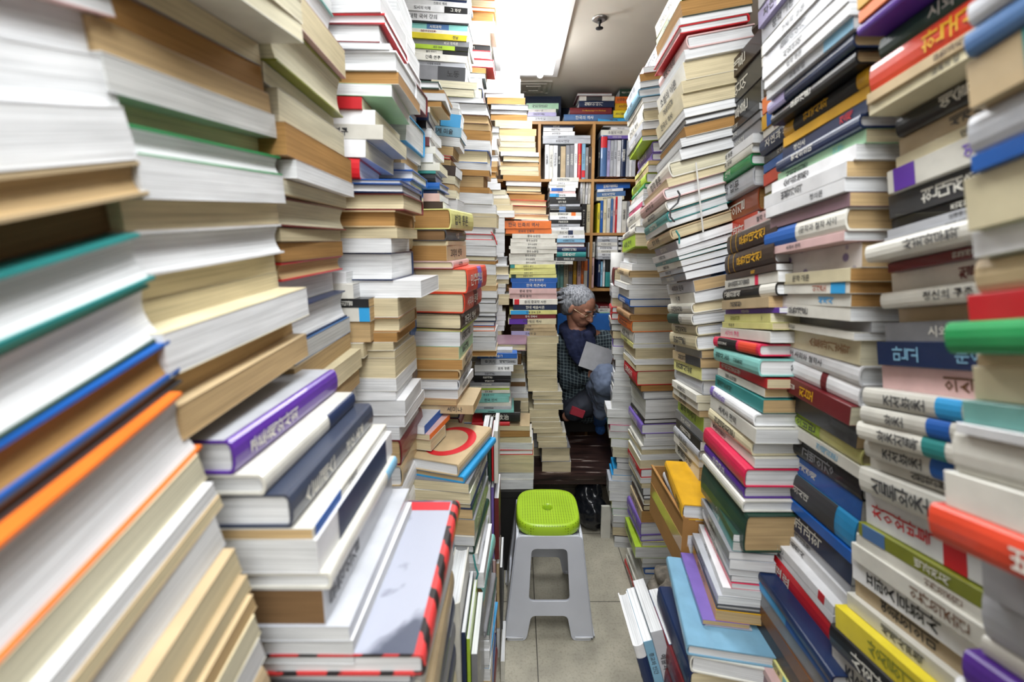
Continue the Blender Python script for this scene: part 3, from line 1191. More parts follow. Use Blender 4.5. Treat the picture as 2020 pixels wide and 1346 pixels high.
stack('straight white stack beside the man', 'R', 'near', 1.68, [(480, 0, 0, 0), (900, 0, 0, 2), (1300, 0, 0, 0)], None, '''
@G
28 pf bei t |232
66 pf lgr w |245
130 pf wht w |215
173 hs bei t |196
218 pf wht w |214
260 pf off w |182
296 pf wht w |196
352 hs blu w |200
404 ps gry t |228
450 hs tan o |200
493 hs ora c |214
564 hs off w |228
640 ps pye w |222
668 pf off c |236
735 pf off w |232
770 pf off c |240
810 hs red c |246
902 pf brn o |274
942 hs gry w |288
992 pf gry w |300
1074 pf off w |298
1115 hs blk w |290
1146 hs vio w |276
1208 pf off w |300
1236 pf off w |288
1284 hs off w |275
1312 pf off c |276
@H
60 pf off w |240
96 pf off c |236
150 hs red w |240
206 pf off w |236
238 pf off c |245
272 ps gry w |254
315 hs chr w |256
342 hs off c |258
378 hs dbr c |255
416 ps bei o |242
490 hs vio w |238
570 hs vio w |240
610 hs pye w |246
642 ps lim w |202
712 ps off w |248
746 ps blk w |246
778 hs blu w |262
812 ps off w |264
846 ps off w |228
892 ps off w |216
930 hs red w |220
976 ps blk g |228
1036 ps gry t |246
1096 ps off w |242
1130 ps chr w |258
1156 ps off w |246
1190 ps off w |222
1226 hs red w |214
1262 ps off w |238
1295 end
''', Lh=0.2, W=0.17, extend=True, jit=.8)
stack('narrow ragged stack beside the table', 'R', 'near', 2.02, [(480, 8, 0, 0), (1300, 8, 0, 0)], None, '''
@G
160 hs mar c |100 "-"
268 ps wht w |90
310 ps lgr w |88
346 ps off c |90
402 hs red w |88
440 hs red w |85
482 ps off w |84
512 hs chr g |82
556 ps bei c |92
602 hs vio w |95
656 ps off w |90
702 ps lgr w |100
738 ps off w |112
782 ps dbr w |108
816 ps wht w |98
862 ps lgr w |100
902 ps off w |92
945 ps lgr w |88
1000 ps off w |86
1050 ps wht w |56
1100 ps aqu w |62
1150 ps pnk w |75
1190 ps off w |70
1235 ps oli w |80
1290 ps off y |90
@H
20 ps off y |60
70 ps dbr w |85
110 ps gry w |88
150 ps sky w |66
190 ps sky w |56
226 ps lgr w |36
290 ps off w |40
350 ps pye w |55
402 ps grn w |60
442 ps off w |62
482 ps gry g |60
520 ps bei c |62
572 ps chr w |70
610 ps off w |70
650 ps crm w |62
690 ps lgr w |66
720 end
''', Lh=0.12, W=0.15, extend=True, jit=1.5)
stack('magazine pile on light blue book', 'R', 'near', 0.79, [(900, 7, 0, 0), (1300, 9, 0, 0)], None, '''
@E3
560 ps dgr w |725
600 ps tea g |722
650 ps gry w |700
690 ps lgr w |702
740 ps wht w |706
780 ps chr w |714
815 ps crm w |712
845 ps wht w |668
888 ps lgr w |642
932 hs chr w |634
960 ps gol t |628
1015 ps vio t |560
1040 hs lgr t |572
1085 end
''', Lh=0.2, W=0.09, extend=False, jit=.6)
stack('low pile under red slanting book', 'R', 'far', 0.83, [(1000, 0, 0, 0)], None, '''
@E3
672 hs nvy w |802 "-"
716 hs sky w |803 b=0:.5:blu "-"
770 ps gry t |800 "-"
835 ps brn t |798 "-"
900 ps dbr w |796 "-"
975 ps pye w |786 b=0:.45:aqu
1015 ps ppk w |742 "-"
1045 ps mve w |732 "-"
1095 ps off w |700 "-"
1180 ps stl w |655 "-"
1240 ps ppk w |608
1300 end
''', Lh=0.26, W=0.17, extend=True, jit=.5)
stack('pile under the magazine pile', 'R', 'near', 0.745, [(900, 11, 0, 0)], None, '''
@E3
1155 hs lbl w |482 l=.25 w=.17 "생@0.6-0.75:off"
1212 hs off w |502
1300 end
''', Lh=0.22, W=0.15, extend=True, jit=.6)

stack('photo book pile beside upright spines', 'L', 'far', 0.67, [(1000, 0, 0, 0)], None, '''
@P
985 hs rst w |905 l=.275 w=.23 top=pho patch=red:.05:.9:.02:.10 yaw=0 "-"
1013 hs gry w |893 l=.265 w=.21 yaw=1 "-"
1040 hs off w |890 l=.26 w=.2 yaw=-1 "-"
1070 end
''', Lh=0.26, W=0.2, extend=True, jit=.5)
# ------------------------------------------------------------------ the room
def panel(name, x0, x1, y0, y1, z0, z1, m, kind=None, parent=None, **k):
    bm = bmesh.new(); boxv(bm, x0, x1, y0, y1, z0, z1); o = bm_obj(name, bm, m, parent)
    return props(o, kind=kind, **k)
def floor_mat():
    m = mat('vinyl_floor', 'b0ab9a', rough=0.5, noise=0.25, nscale=9, bump=0.1); nt = m.node_tree; b = nt.nodes['Principled BSDF']
    src = b.inputs['Base Color'].links[0].from_socket; tc = nt.nodes.new('ShaderNodeTexCoord'); br = nt.nodes.new('ShaderNodeTexBrick')
    mp = nt.nodes.new('ShaderNodeMapping'); mp.inputs['Location'].default_value = (-0.075, 0.12, 0); nt.links.new(tc.outputs['Object'], mp.inputs[0]); nt.links.new(mp.outputs[0], br.inputs['Vector'])
    br.offset = 0; br.inputs['Scale'].default_value = 1; br.inputs['Brick Width'].default_value = 0.45; br.inputs['Row Height'].default_value = 0.45; br.inputs['Mortar Size'].default_value = 0.0022
    mx = nt.nodes.new('ShaderNodeMix'); mx.data_type = 'RGBA'; mx.inputs[7].default_value = lin('55524a')
    nt.links.new(br.outputs['Fac'], mx.inputs[0]); nt.links.new(src, mx.inputs[6])
    n2 = nt.nodes.new('ShaderNodeTexNoise'); n2.inputs['Scale'].default_value = 110; n2.inputs['Detail'].default_value = 6; r = nt.nodes.new('ShaderNodeValToRGB')
    r.color_ramp.elements[0].position = 0.3; r.color_ramp.elements[0].color = (.45, .43, .38, 1); r.color_ramp.elements[1].position = 0.5; r.color_ramp.elements[1].color = (1, 1, 1, 1)
    nt.links.new(tc.outputs['Object'], n2.inputs[0]); nt.links.new(n2.outputs[0], r.inputs[0])
    m2 = nt.nodes.new('ShaderNodeMix'); m2.data_type = 'RGBA'; m2.blend_type = 'MULTIPLY'; m2.inputs[0].default_value = 0.38
    nt.links.new(mx.outputs[2], m2.inputs[6]); nt.links.new(r.outputs[0], m2.inputs[7]); nt.links.new(m2.outputs[2], b.inputs['Base Color']); return m
XL, XR, YF, YB = -1.0, 1.15, 3.55, -2.6
panel('floor', XL, XR, YB, YF, -0.05, 0, floor_mat(), 'structure')
wallm = mat('painted_wall', 'b9b3a4', rough=0.8, noise=0.08, nscale=3)
darkm = mat('dark_wall_boards', '4a3b2e', rough=0.7, noise=0.3, nscale=5)
panel('wall_left', XL - 0.05, XL, YB, YF, 0, CEIL, darkm, 'structure')
panel('wall_right', XR, XR + 0.05, YB, YF, 0, CEIL, darkm, 'structure')
panel('wall_far', XL, XR, YF, YF + 0.05, 0, CEIL, mat('far_wall_paint', '25344d', rough=0.7), 'structure')
panel('wall_back', XL, XR, YB - 0.05, YB, 0, CEIL, wallm, 'structure')
panel('ceiling', XL, XR, YB, YF, CEIL, CEIL + 0.05, mat('ceiling_paint', 'e2ddcf', rough=0.85, noise=0.1, nscale=2.5), 'structure')
# the recessed lamp
white_m = mat('lamp_white_enamel', 'f0f0ee', rough=0.4, noise=0.02)
glow_m = mat('lamp_diffuser', 'eef2f6', emit=.75, noise=0); tube_m = mat('lamp_tube_glow', 'ffffff', emit=9, noise=0)
lampx0, lampx1 = -0.10, 0.215; lampy1 = atz(1040, 142, CEIL).y; lampy0 = lampy1 - 1.25
def troffer(name, x0, x1, y0, y1, label):
    t = empty(name, Vector(((x0 + x1) / 2, (y0 + y1) / 2, CEIL)), label=label, cat='ceiling lamp', group='recessed ceiling lamps'); T = t.matrix_world.inverted()
    hx, hy = (x1 - x0) / 2, (y1 - y0) / 2
    bm = bmesh.new()
    for a in ((-hx - .03, -hx, -hy - .03, hy + .03), (hx, hx + .03, -hy - .03, hy + .03), (-hx, hx, -hy - .03, -hy), (-hx, hx, hy, hy + .03)): boxv(bm, *a, -0.018, 0)
    bm_obj('frame', bm, white_m, t)
    bm = bmesh.new(); boxv(bm, -hx, hx, -hy, hy, -0.006, 0); bm_obj('reflector', bm, glow_m, t)
    for s in (-1, 1):
        bm = bmesh.new(); bmesh.ops.create_cone(bm, cap_ends=True, segments=16, radius1=.019, radius2=.019, depth=2 * hy - .08, matrix=Matrix.Translation((s * hx * .5, 0, -0.03)) @ Matrix.Rotation(math.pi / 2, 4, 'X'))
        bm_obj('lamp_tube', bm, tube_m, t, smooth=True)
        for e in (-1, 1):
            bm = bmesh.new(); boxv(bm, s * hx * .5 - .016, s * hx * .5 + .016, e * (hy - .035) - .014, e * (hy - .035) + .014, -0.045, 0); bm_obj('lamp_holder', bm, white_m, t)
troffer('ceiling_lamp', lampx0, lampx1, lampy0, lampy1, 'bright recessed ceiling lamp with glowing white tubes over the aisle')
# ceiling vent
vp = atz(1052, 172, CEIL); t = empty('ceiling_vent', vp, label='square white ceiling air vent behind the bright lamp', cat='vent')
vm = mat('vent_enamel', 'c9c4b8', rough=0.5)
for i, s in enumerate((0.12, 0.085, 0.05)):
    bm = bmesh.new(); z0 = -0.004 - .003 * i; w_ = .018
    for a in ((-s, -s + w_, -s, s), (s - w_, s, -s, s), (-s + w_, s - w_, -s, -s + w_), (-s + w_, s - w_, s - w_, s)): boxv(bm, *a, z0 - .003, z0 + .002)
    bm_obj('louvre_ring', bm, vm, t)
bm = bmesh.new(); boxv(bm, -.12, .12, -.12, .12, -.002, 0); bm_obj('back_plate', bm, vm, t)
# sprinkler
def lathe(prof, seg=24, M=None):
    bm = bmesh.new(); rings = []
    for r, z in prof: rings.append([bm.verts.new((r * math.cos(2 * math.pi * i / seg), r * math.sin(2 * math.pi * i / seg), z)) for i in range(seg)])
    for a, b in zip(rings, rings[1:]):
        for i in range(seg): bm.faces.new((a[i], a[(i + 1) % seg], b[(i + 1) % seg], b[i]))
    for r_ in (rings[0], rings[-1]):
        try: bm.faces.new(r_)
        except ValueError: pass
    if M: bmesh.ops.transform(bm, matrix=M, verts=bm.verts)
    return bm
sp = atz(1183, 36, CEIL); t = empty('sprinkler_head', sp, label='small metal sprinkler head fixed to the ceiling beside the lamp', cat='sprinkler')
chrome = mat('sprinkler_chrome', 'b5b5b2', rough=0.3, metal=.9, noise=.02); dark_metal = mat('dark_metal', '2b2b2b', rough=.4, metal=.6)
bm_obj('ring_plate', lathe([(0.036, 0), (0.036, -.004), (.026, -.010), (.018, -.010)]), chrome, t, True)
bm_obj('body', lathe([(0.010, -.008), (.010, -.02), (.005, -.024), (.005, -.04)], 12), dark_metal, t, True)
bm_obj('deflector', lathe([(0.004, -.04), (.018, -.042), (.018, -.044), (.002, -.045)], 14), dark_metal, t, True)
# ------------------------------------------------------------------ bookcase at the far end
wood = mat('bookcase_wood', 'b98a52', rough=0.5, noise=0.2, nscale=6)
BD = 3.05; BDEP = 0.3
bxs = [at(x, 300, BD).x for x in (1064, 1171, 1276)]; bxs.insert(0, bxs[0] - (bxs[1] - bxs[0]))
bzs = [at(1100, y, BD).z for y in (242, 356, 462, 572, 680)] + [0.42, 0.02]
bc = empty('bookcase', Vector((bxs[1], BD, 0)), label='light wooden cubby bookcase full of books against the far wall', cat='bookcase'); Mi = bc.matrix_world.inverted()
th = 0.018
for x in bxs:
    bm = bmesh.new(); boxv(bm, x - th / 2, x + th / 2, BD, BD + BDEP, 0, bzs[0] + th / 2, Matrix.Translation(-bc.location)); bm_obj('side_panel', bm, wood, bc)
for z in bzs:
    for a, b in zip(bxs, bxs[1:]):
        bm = bmesh.new(); boxv(bm, a + th / 2, b - th / 2, BD + .002, BD + BDEP, z - th / 2, z + th / 2, Matrix.Translation(-bc.location)); bm_obj('shelf', bm, wood, bc)
bm = bmesh.new(); boxv(bm, bxs[0], bxs[-1], BD + BDEP, BD + BDEP + .006, 0, bzs[0], Matrix.Translation(-bc.location)); bm_obj('back_panel', bm, mat('bookcase_back', '5a4733', rough=.7), bc)
row('row in upper bookcase cubby beside the wooden post', BD + .02, 'D1', 783, '''
288 320 520 p wht
321 349 525 p off "THE NEW@0.2-0.7"
350 383 527 p wht
384 405 530 p blk
406 444 532 p bei "-"
446 475 525 p gry
477 506 522 p gry
508 533 512 p wht
536 565 510 h red "|사상의역사@0.1-0.8:gol"
566 592 515 p lbl b=.05:.25:red
593 617 540 p gry
618 634 530 p dbr
635 648 545 p chr''', depth=.17)
row('row in upper cubby under sky blue books', BD + .02, 'D1', 762, '''
690 705 480 p blk
707 756 450 h stl b=.7:.97:red "-"
758 780 485 p lav
782 806 487 p lgr
808 831 485 p lgr
833 862 485 p wht
864 902 483 h nvy
904 925 485 p lgr
927 946 487 p wht
948 975 490 p lgr''', depth=.17)
row('colourful row in the middle cubby', BD + .02, 'D1', 1192, '''
685 704 965 p yel
706 727 945 p blu
729 752 935 p cre "|영어 사전@0.2-0.8"
755 782 930 p off
784 802 930 p stl
804 819 930 p ppk
820 833 915 p red
835 868 912 p wht "-"
870 904 950 p off
906 929 950 p gry
931 944 945 p ora
946 966 950 p lgr''', depth=.17)
row('row behind the music books', BD + .02, 'D1', 1192, '''
562 600 970 p blk "|Mallarme@0.2-0.8:off"
602 631 975 p cre
633 654 975 p mnt
''', depth=.17)
row('short white row beside the music books', BD + .02, 'D1', 970, '''
556 572 800 p wht
574 590 805 p off
592 610 808 p wht lean=3
613 630 800 p off lean=3
632 650 798 p wht lean=4
''', depth=.17)
row('row over the reading man', BD + .02, 'D2', 283, '''
112 124 100 p stl "|역사@0.5-0.9"
126 142 100 p aqu
144 165 102 p aqu
167 195 100 p cre
197 222 108 p tan b=.0:.6:gry
226 246 100 p gol
252 275 97 p ppk
277 291 105 p ora
293 315 100 p off b=.6:.95:ora "-"
318 336 100 p blu
338 357 92 p ppk
''', depth=.15)
row('row beside the white paper roll', BD + .02, 'D2', 275, '''
380 397 72 p nvy
399 411 115 p lbl
413 426 85 p wht
428 466 68 h blk b=.0:.45:tea "-"
''', depth=.15)
row('short row under the lying white books', BD + .02, 'D2', 88, '''
322 342 -5 p wht
345 364 -8 p off
''', depth=.15)
BS = dict(Lh=0.2, W=0.2, extend=False, jit=.5)
def pile(phrase, body, D=BD + .03, roll=0, **k): stack(phrase, 'L', 'near', D, [(0, 0, 0, roll)], None, body, **{**BS, **k})
pile('pile lying in upper bookcase cubby', '''
@D1
372 pa nvy w |513 wp=225
391 pa wht w |500 wp=212
420 pa wht w |515 wp=228
450 pa lgr w |634 wp=345
474 pa lgr w |635 wp=345
512 end''', W=.16)
pile('pile lying above red labelled book', '''
@D1
320 pa sky w |975 wp=270
346 pb chr w |920 wp=180
388 pa wht w |972 wp=175
408 pa off w |972 wp=245
450 pa vio w |950 wp=190
476 end''', W=.16)
pile('pile above the colourful row', '''
@D1
778 pa ora w |905 wp=215 b=.0:.45:off
803 pa blu w |935 wp=248
850 pa wht w |882 wp=190
872 pa stl w |900 wp=210
908 pa cre w |890 wp=203
936 end''', roll=3, W=.15)
pile('pile of music books', '''
@D1
770 pa off w |545 wp=195
802 pa wht w |540 wp=210
826 pa off w |540 wp=215
850 pa wht w |522 wp=190 b=.5:.95:blu
873 pa ppk w |520 wp=190
892 pa wht w |525 wp=195 b=.65:1:sky
918 pa blk w |530 wp=205
942 pa blk w |550 wp=220
970 pa lgr w |555 wp=225
990 ha blk w |565 wp=235 b=.5:.7:stl "LA MUSIQUE SYMPHONIQUE@0.02-0.45:off"
1035 pa off w |565 wp=235 b=.18:.32:ora
1062 pa wht w |565 wp=235
1092 pa blk w |558 wp=220
1122 pa lgr w |555 wp=225
1145 pa wht w |585 wp=245
1172 pa off w |588 wp=245 b=.35:.5:nvy
1205 pa wht w |590 wp=210
1235 pa lbl w |592 wp=210
1265 hb mar w |590 wp=210
1298 ha nvy w |600 wp=220
1335 ha tea w |600 wp=220
1375 pa chr w |600 wp=220
1405 pa off w |500 wp=160
1430 end''', D=2.86, W=.15, floor=at(1110, 572, BD).z)
pile('white pile in the lower cubby', '''
@D1
1218 pa wht w |838 wp=148
1236 pa lgr w |838 wp=148
1262 pa off w |838 wp=148
1290 pa wht w |840 wp=150
1320 pa off w |840 wp=150
1345 pa wht w |840 wp=150
1368 pa lgr w |840 wp=150
1392 end''', D=BD)
pile('black and white pile in the lower cubby', '''
@D1
1222 pa wht w |945 wp=98
1244 pa blk w |945 wp=98
1262 pa lgr w |950 wp=100
1280 pa blk w |952 wp=105
1298 pa off w |945 wp=98
1320 pa blk w |950 wp=105
1342 pa cre w |955 wp=108
1366 pa mar w |955 wp=108
1392 end''', D=BD)
pile('maroon pile behind the blue chair', '''
@D2
395 pa mar w |470 wp=85
412 pa off w |470 wp=85
436 pa mnt w |470 wp=80
470 pa cre w |470 wp=80
520 end''', D=BD)
pile('pale pile on top of the bookcase', '''
@D1
205 pa mnt w |392 wp=230
250 pa off w |372 wp=210
275 pa lav w |375 wp=215
305 pa lgr w |400 wp=240
342 end''', W=.2)
pile('pile with the gold lettered maroon book', '''
@D1
128 hb mar w |800 wp=250
152 ha off w |815 wp=250 b=.35:.8:chr "-"
188 ha nvy w |812 wp=250
238 ha mar w |795 wp=300 "Die Meistersinger von Nürnberg@0.3-0.85:gol"
290 ha stl w |802 wp=350
342 end''', W=.2)
pile('yellow pile on top of the bookcase', '''
@D1
98 ha dgr w |966 wp=105
155 pa ora w |950 wp=122
205 ha gol w |950 wp=122 "ANTIQ@0.2-0.8:brn"
260 ha yel w |955 wp=140 "ANCIEN@0.1-0.6:chr"
316 end''', W=.2)
panel('storage_case', at(1036, 190, 3.1).x, at(1112, 190, 3.1).x, 3.28, 3.5, bzs[0] + .01, at(1100, 190, 3.28).z, mat('navy_case', '1c2c4c', rough=.5), label='flat navy blue case behind the pale pile on the bookcase', cat='case')
# ------------------------------------------------------------------ the low table and what is under it
dark_wood = mat('worn_dark_wood', '2b1c17', rough=0.45, noise=0.6, nscale=22, bump=0.4)
nt = dark_wood.node_tree; tcn = [n for n in nt.nodes if n.type == 'TEX_COORD'][0]; mp = nt.nodes.new('ShaderNodeMapping'); mp.inputs['Scale'].default_value = (.25, 2.2, 2); nz = [n for n in nt.nodes if n.type == 'TEX_NOISE'][0]
nt.links.new(tcn.outputs['Object'], mp.inputs[0]); nt.links.new(mp.outputs[0], nz.inputs[0])
rp = [n for n in nt.nodes if n.type == 'VALTORGB'][0].color_ramp; rp.elements[0].color = lin('1d1210'); rp.elements[1].color = lin('3e2a25'); rp.elements[0].position = .38; rp.elements[1].position = .60; e = rp.elements.new(.62); e.color = lin('3e2a25'); e = rp.elements.new(.68); e.color = lin('a0948c')
t = empty('low_table', Vector((0.1, YTAB, 0)), label='worn dark brown wooden low table at the end of the aisle', cat='table')
def loc(bmf, o): bmesh.ops.transform(bmf, matrix=Matrix.Translation(-o.location), verts=bmf.verts); return bmf
TX0, TX1, TY1 = -0.28, 0.62, 2.66
bm = bmesh.new(); boxv(bm, TX0, TX1, YTAB, TY1, ZTAB - 0.028, ZTAB); bmesh.ops.bevel(bm, geom=bm.edges[:], offset=.004, segments=2, affect='EDGES'); bm_obj('tabletop', loc(bm, t), dark_wood, t)
bm = bmesh.new(); boxv(bm, TX0 + .02, TX1 - .02, YTAB + .012, YTAB + .03, ZTAB - 0.06, ZTAB - .028); bm_obj('apron', loc(bm, t), dark_wood, t)
for x, y in ((TX0 + .02, YTAB + .03), (TX1 - .06, YTAB + .03), (TX0 + .02, TY1 - .07), (TX1 - .06, TY1 - .07)):
    bm = bmesh.new(); boxv(bm, x, x + .04, y, y + .04, 0, ZTAB - .028); bm_obj('leg', loc(bm, t), dark_wood, t)
blk_card = mat('dark_cardboard', '1b1a19', rough=.8)
zc = at(1049, 966, 1.88).z
t = empty('storage_box', Vector((-.02, 1.76, 0)), label='black storage box under the spine stack beside the stool', cat='box')
bm = bmesh.new(); boxv(bm, -.16, .065, 1.865, 2.06, 0, zc - .03); bm_obj('box_body', loc(bm, t), blk_card, t)
bm = bmesh.new(); boxv(bm, -.165, .07, 1.86, 2.065, zc - .03, zc); bm_obj('lid', loc(bm, t), blk_card, t)
# ------------------------------------------------------------------ stool
grey_p = mat('grey_plastic', 'c6cad4', rough=0.35, noise=0.06, nscale=8, coat=.2); pale_p = mat('pale_grey_plastic', 'dcdfe6', rough=.35, noise=.05)
green_p = mat('lime_plastic', 'a8d02a', rough=0.4, noise=0.08, nscale=10, coat=.2)
nt = green_p.node_tree; b = nt.nodes['Principled BSDF']; tcn = [n for n in nt.nodes if n.type == 'TEX_COORD'][0]
vo = nt.nodes.new('ShaderNodeTexVoronoi'); vo.inputs['Scale'].default_value = 95; vo.inputs['Randomness'].default_value = 0.0; nt.links.new(tcn.outputs['Object'], vo.inputs[0])
r2 = nt.nodes.new('ShaderNodeValToRGB'); r2.color_ramp.elements[0].position = .22; r2.color_ramp.elements[0].color = (.35, .35, .35, 1); r2.color_ramp.elements[1].position = .34; r2.color_ramp.elements[1].color = (1, 1, 1, 1)
nt.links.new(vo.outputs['Distance'], r2.inputs[0]); mx = nt.nodes.new('ShaderNodeMix'); mx.data_type = 'RGBA'; mx.blend_type = 'MULTIPLY'; mx.inputs[0].default_value = .8
src = b.inputs['Base Color'].links[0].from_socket; nt.links.new(src, mx.inputs[6]); nt.links.new(r2.outputs[0], mx.inputs[7]); nt.links.new(mx.outputs[2], b.inputs['Base Color'])
fl_, fr_ = atz(997, 1262, 0), atz(1170, 1266, 0)
FW = (fr_ - fl_).x; SX = (fl_.x + fr_.x) / 2; FYD = fl_.y; HS = 0.468
sw = None
st = empty('plastic_stool', Vector((SX, FYD + FW / 2, 0)), label='grey plastic stool with a lime green perforated seat in the aisle', cat='stool')
top_l, top_r = at(1012, 1035, FYD + .055), at(1143, 1035, FYD + .055)
TW = (top_r - top_l).x; hz = 0.425
HB, HT = FW / 2, TW / 2 * 0.96
def panel_curve(holes, outline):
    cu = bpy.data.curves.new('c', 'CURVE'); cu.dimensions = '2D'; cu.fill_mode = 'BOTH'; cu.extrude = 0.0035; cu.bevel_depth = 0.002; cu.bevel_resolution = 1
    for pts in [outline] + holes:
        s = cu.splines.new('POLY'); s.points.add(len(pts) - 1); s.use_cyclic_u = True
        for p, q in zip(s.points, pts): p.co = (q[0], q[1], 0, 1)
    o = bpy.data.objects.new('c', cu); C.objects.link(o); bpy.context.view_layer.update()
    me = bpy.data.meshes.new_from_object(o.evaluated_get(bpy.context.evaluated_depsgraph_get())); bpy.data.objects.remove(o); return me
def rounded(pts, r, n=5):
    out = []
    for i, p in enumerate(pts):
        a, c = Vector(pts[i - 1]), Vector(pts[(i + 1) % len(pts)]); p = Vector(p)
        d1, d2 = (a - p).normalized(), (c - p).normalized(); rr = min(r, (a - p).length * .45, (c - p).length * .45)
        for k in range(n + 1):
            t_ = k / n; out.append(tuple((p + d1 * rr) * (1 - t_) ** 2 + p * 2 * t_ * (1 - t_) + (p + d2 * rr) * t_ ** 2))
    return out
W_at = lambda z: HB + (HT - HB) * z / hz
lw = lambda z: 0.052 + .014 * (z / hz)
outl = rounded([(-W_at(0), 0), (-W_at(0) + .082, 0), (-W_at(.115) + .088, .102), (W_at(.115) - .088, .102), (W_at(0) - .082, 0), (W_at(0), 0), (W_at(hz), hz), (-W_at(hz), hz)], .02)
hole = rounded([(-W_at(.16) + .073, .16), (W_at(.16) - .073, .16), (W_at(.375) - .060, .375), (-W_at(.375) + .060, .375)], .022)
pm = panel_curve([hole], outl)
bm = bmesh.new()
lean = math.atan((HB - HT) / hz)
for k in range(4):
    b2 = bmesh.new(); b2.from_mesh(pm)
    M = Matrix.Rotation(k * math.pi / 2, 4, 'Z') @ Matrix.Translation((0, -HB, 0)) @ Matrix.Rotation(-lean, 4, 'X') @ Matrix.Rotation(math.pi / 2, 4, 'X')
    bmesh.ops.transform(b2, matrix=M, verts=b2.verts); tmp = bpy.data.meshes.new('t'); b2.to_mesh(tmp); b2.free(); bm.from_mesh(tmp); bpy.data.meshes.remove(tmp)
bm_obj('side_frame', bm, grey_p, st)
for sx in (-1, 1):
    for sy in (-1, 1):
        bm = bmesh.new(); rings = []
        for z, r in ((0.012, .021), (.1, .021), (.3, .022), (hz - .01, .020)):
            x, y = sx * (W_at(z) - .016), sy * (W_at(z) - .016)
            rings.append([bm.verts.new((x + r * math.cos(a), y + r * math.sin(a), z)) for a in [2 * math.pi * i / 14 for i in range(14)]])
        for a, b_ in zip(rings, rings[1:]):
            for i in range(14): bm.faces.new((a[i], a[(i + 1) % 14], b_[(i + 1) % 14], b_[i]))
        bm.faces.new(rings[0]); bm.faces.new(rings[-1]); bm_obj('leg', bm, grey_p, st, True)
        bm = bmesh.new(); a0, a1 = sorted((sx * (HB + .006), sx * (HB - .080))); c0, c1 = sorted((sy * (HB + .008), sy * (HB - .080)))
        boxv(bm, a0, a1, *sorted((sy * (HB + .008), sy * (HB - .016))), 0, .026); boxv(bm, *sorted((sx * (HB + .008), sx * (HB - .016))), c0, c1, 0, .0255)
        bmesh.ops.bevel(bm, geom=bm.edges[:], offset=.009, segments=3, affect='EDGES'); bm_obj('foot', bm, pale_p, st, True)
def superring(h, z, n=48, e=3.6, hole=None):
    out = []
    for i in range(n):
        a = 2 * math.pi * i / n; c, s = math.cos(a), math.sin(a)
        r = hole if hole else h / (abs(c) ** e + abs(s) ** e) ** (1 / e)
        out.append((r * c, r * s, z))
    return out
bm = bmesh.new(); h = TW / 2
rings = [superring(h * .985, hz - .002), superring(h * 1.01, hz + .006), superring(h * 1.0, hz + .026), superring(h * .985, HS - .007), superring(h * .955, HS - .001), superring(h * .86, HS - .003)]
for f_ in (.6, .4, .22): rings.append([(x * 1, y, HS - .005) for x, y, z in superring(h * f_, 0, e=3.6 - (0.8 - f_) * 2)])
rings += [superring(0, HS - .005, hole=.022), superring(0, HS - .008, hole=.019), superring(0, HS - .03, hole=.018)]
vr = [[bm.verts.new(p) for p in r] for r in rings]
for a, b_ in zip(vr, vr[1:]):
    for i in range(48): bm.faces.new((a[i], a[(i + 1) % 48], b_[(i + 1) % 48], b_[i]))
bm_obj('seat', bm, green_p, st, True)
bm = lathe([(h * .5, hz - .01), (h * .95, hz - .01), (h * .95, hz), (h * .5, hz)], 40, Matrix.Rotation(math.pi / 4, 4, 'Z')); bm_obj('seat_rim', bm, grey_p, st)
# ------------------------------------------------------------------ blobs: continuous soft surfaces
def capsule(bm, p0, r0, p1, r1, n=14):
    p0, p1 = Vector(p0), Vector(p1); d = p1 - p0; L = d.length
    q = d.to_track_quat('Z', 'Y').to_matrix() if L > 1e-6 else Matrix.Identity(3)
    rings = []
    for k in range(1, 5): a = -math.pi / 2 + k * math.pi / 8; rings.append((r0 * math.cos(a), r0 * math.sin(a)))
    for k in range(0, 4): a = k * math.pi / 8; rings.append((r1 * math.cos(a), L + r1 * math.sin(a)))
    vs = [[bm.verts.new(p0 + q @ Vector((r * math.cos(2 * math.pi * i / n), r * math.sin(2 * math.pi * i / n), z))) for i in range(n)] for r, z in rings]
    for a, b_ in zip(vs, vs[1:]):
        for i in range(n): bm.faces.new((a[i], a[(i + 1) % n], b_[(i + 1) % n], b_[i]))
    bm.faces.new(vs[0][::-1]); bm.faces.new(vs[-1])
def ell(bm, c, rx, ry, rz, R=None):
    M = Matrix.Translation(c) @ ((R or Matrix.Identity(3)).to_4x4()) @ Matrix.Diagonal((rx, ry, rz, 1))
    bmesh.ops.create_uvsphere(bm, u_segments=20, v_segments=14, radius=1, matrix=M)
def blob(name, bm, m, parent, voxel=.006, smooth=4, disp=0, dscale=.1):
    me = bpy.data.meshes.new(name); bmesh.ops.recalc_face_normals(bm, faces=bm.faces); bm.to_mesh(me); bm.free(); o = bpy.data.objects.new(name, me); C.objects.link(o)
    md = o.modifiers.new('r', 'REMESH'); md.mode = 'VOXEL'; md.voxel_size = voxel
    s = o.modifiers.new('s', 'SMOOTH'); s.iterations = smooth
    if disp:
        tx = bpy.data.textures.new(name, 'CLOUDS'); tx.noise_scale = dscale; d = o.modifiers.new('d', 'DISPLACE'); d.texture = tx; d.strength = disp; d.texture_coords = 'LOCAL'
    bpy.context.view_layer.update(); m2 = bpy.data.meshes.new_from_object(o.evaluated_get(bpy.context.evaluated_depsgraph_get()))
    bpy.data.objects.remove(o); m2.materials.clear(); m2.materials.append(m); m2.polygons.foreach_set('use_smooth', [True] * len(m2.polygons))
    o = bpy.data.objects.new(name, m2); C.objects.link(o)
    if parent: o.parent = parent; o.matrix_parent_inverse = Matrix.Translation(-parent.location)
    return o
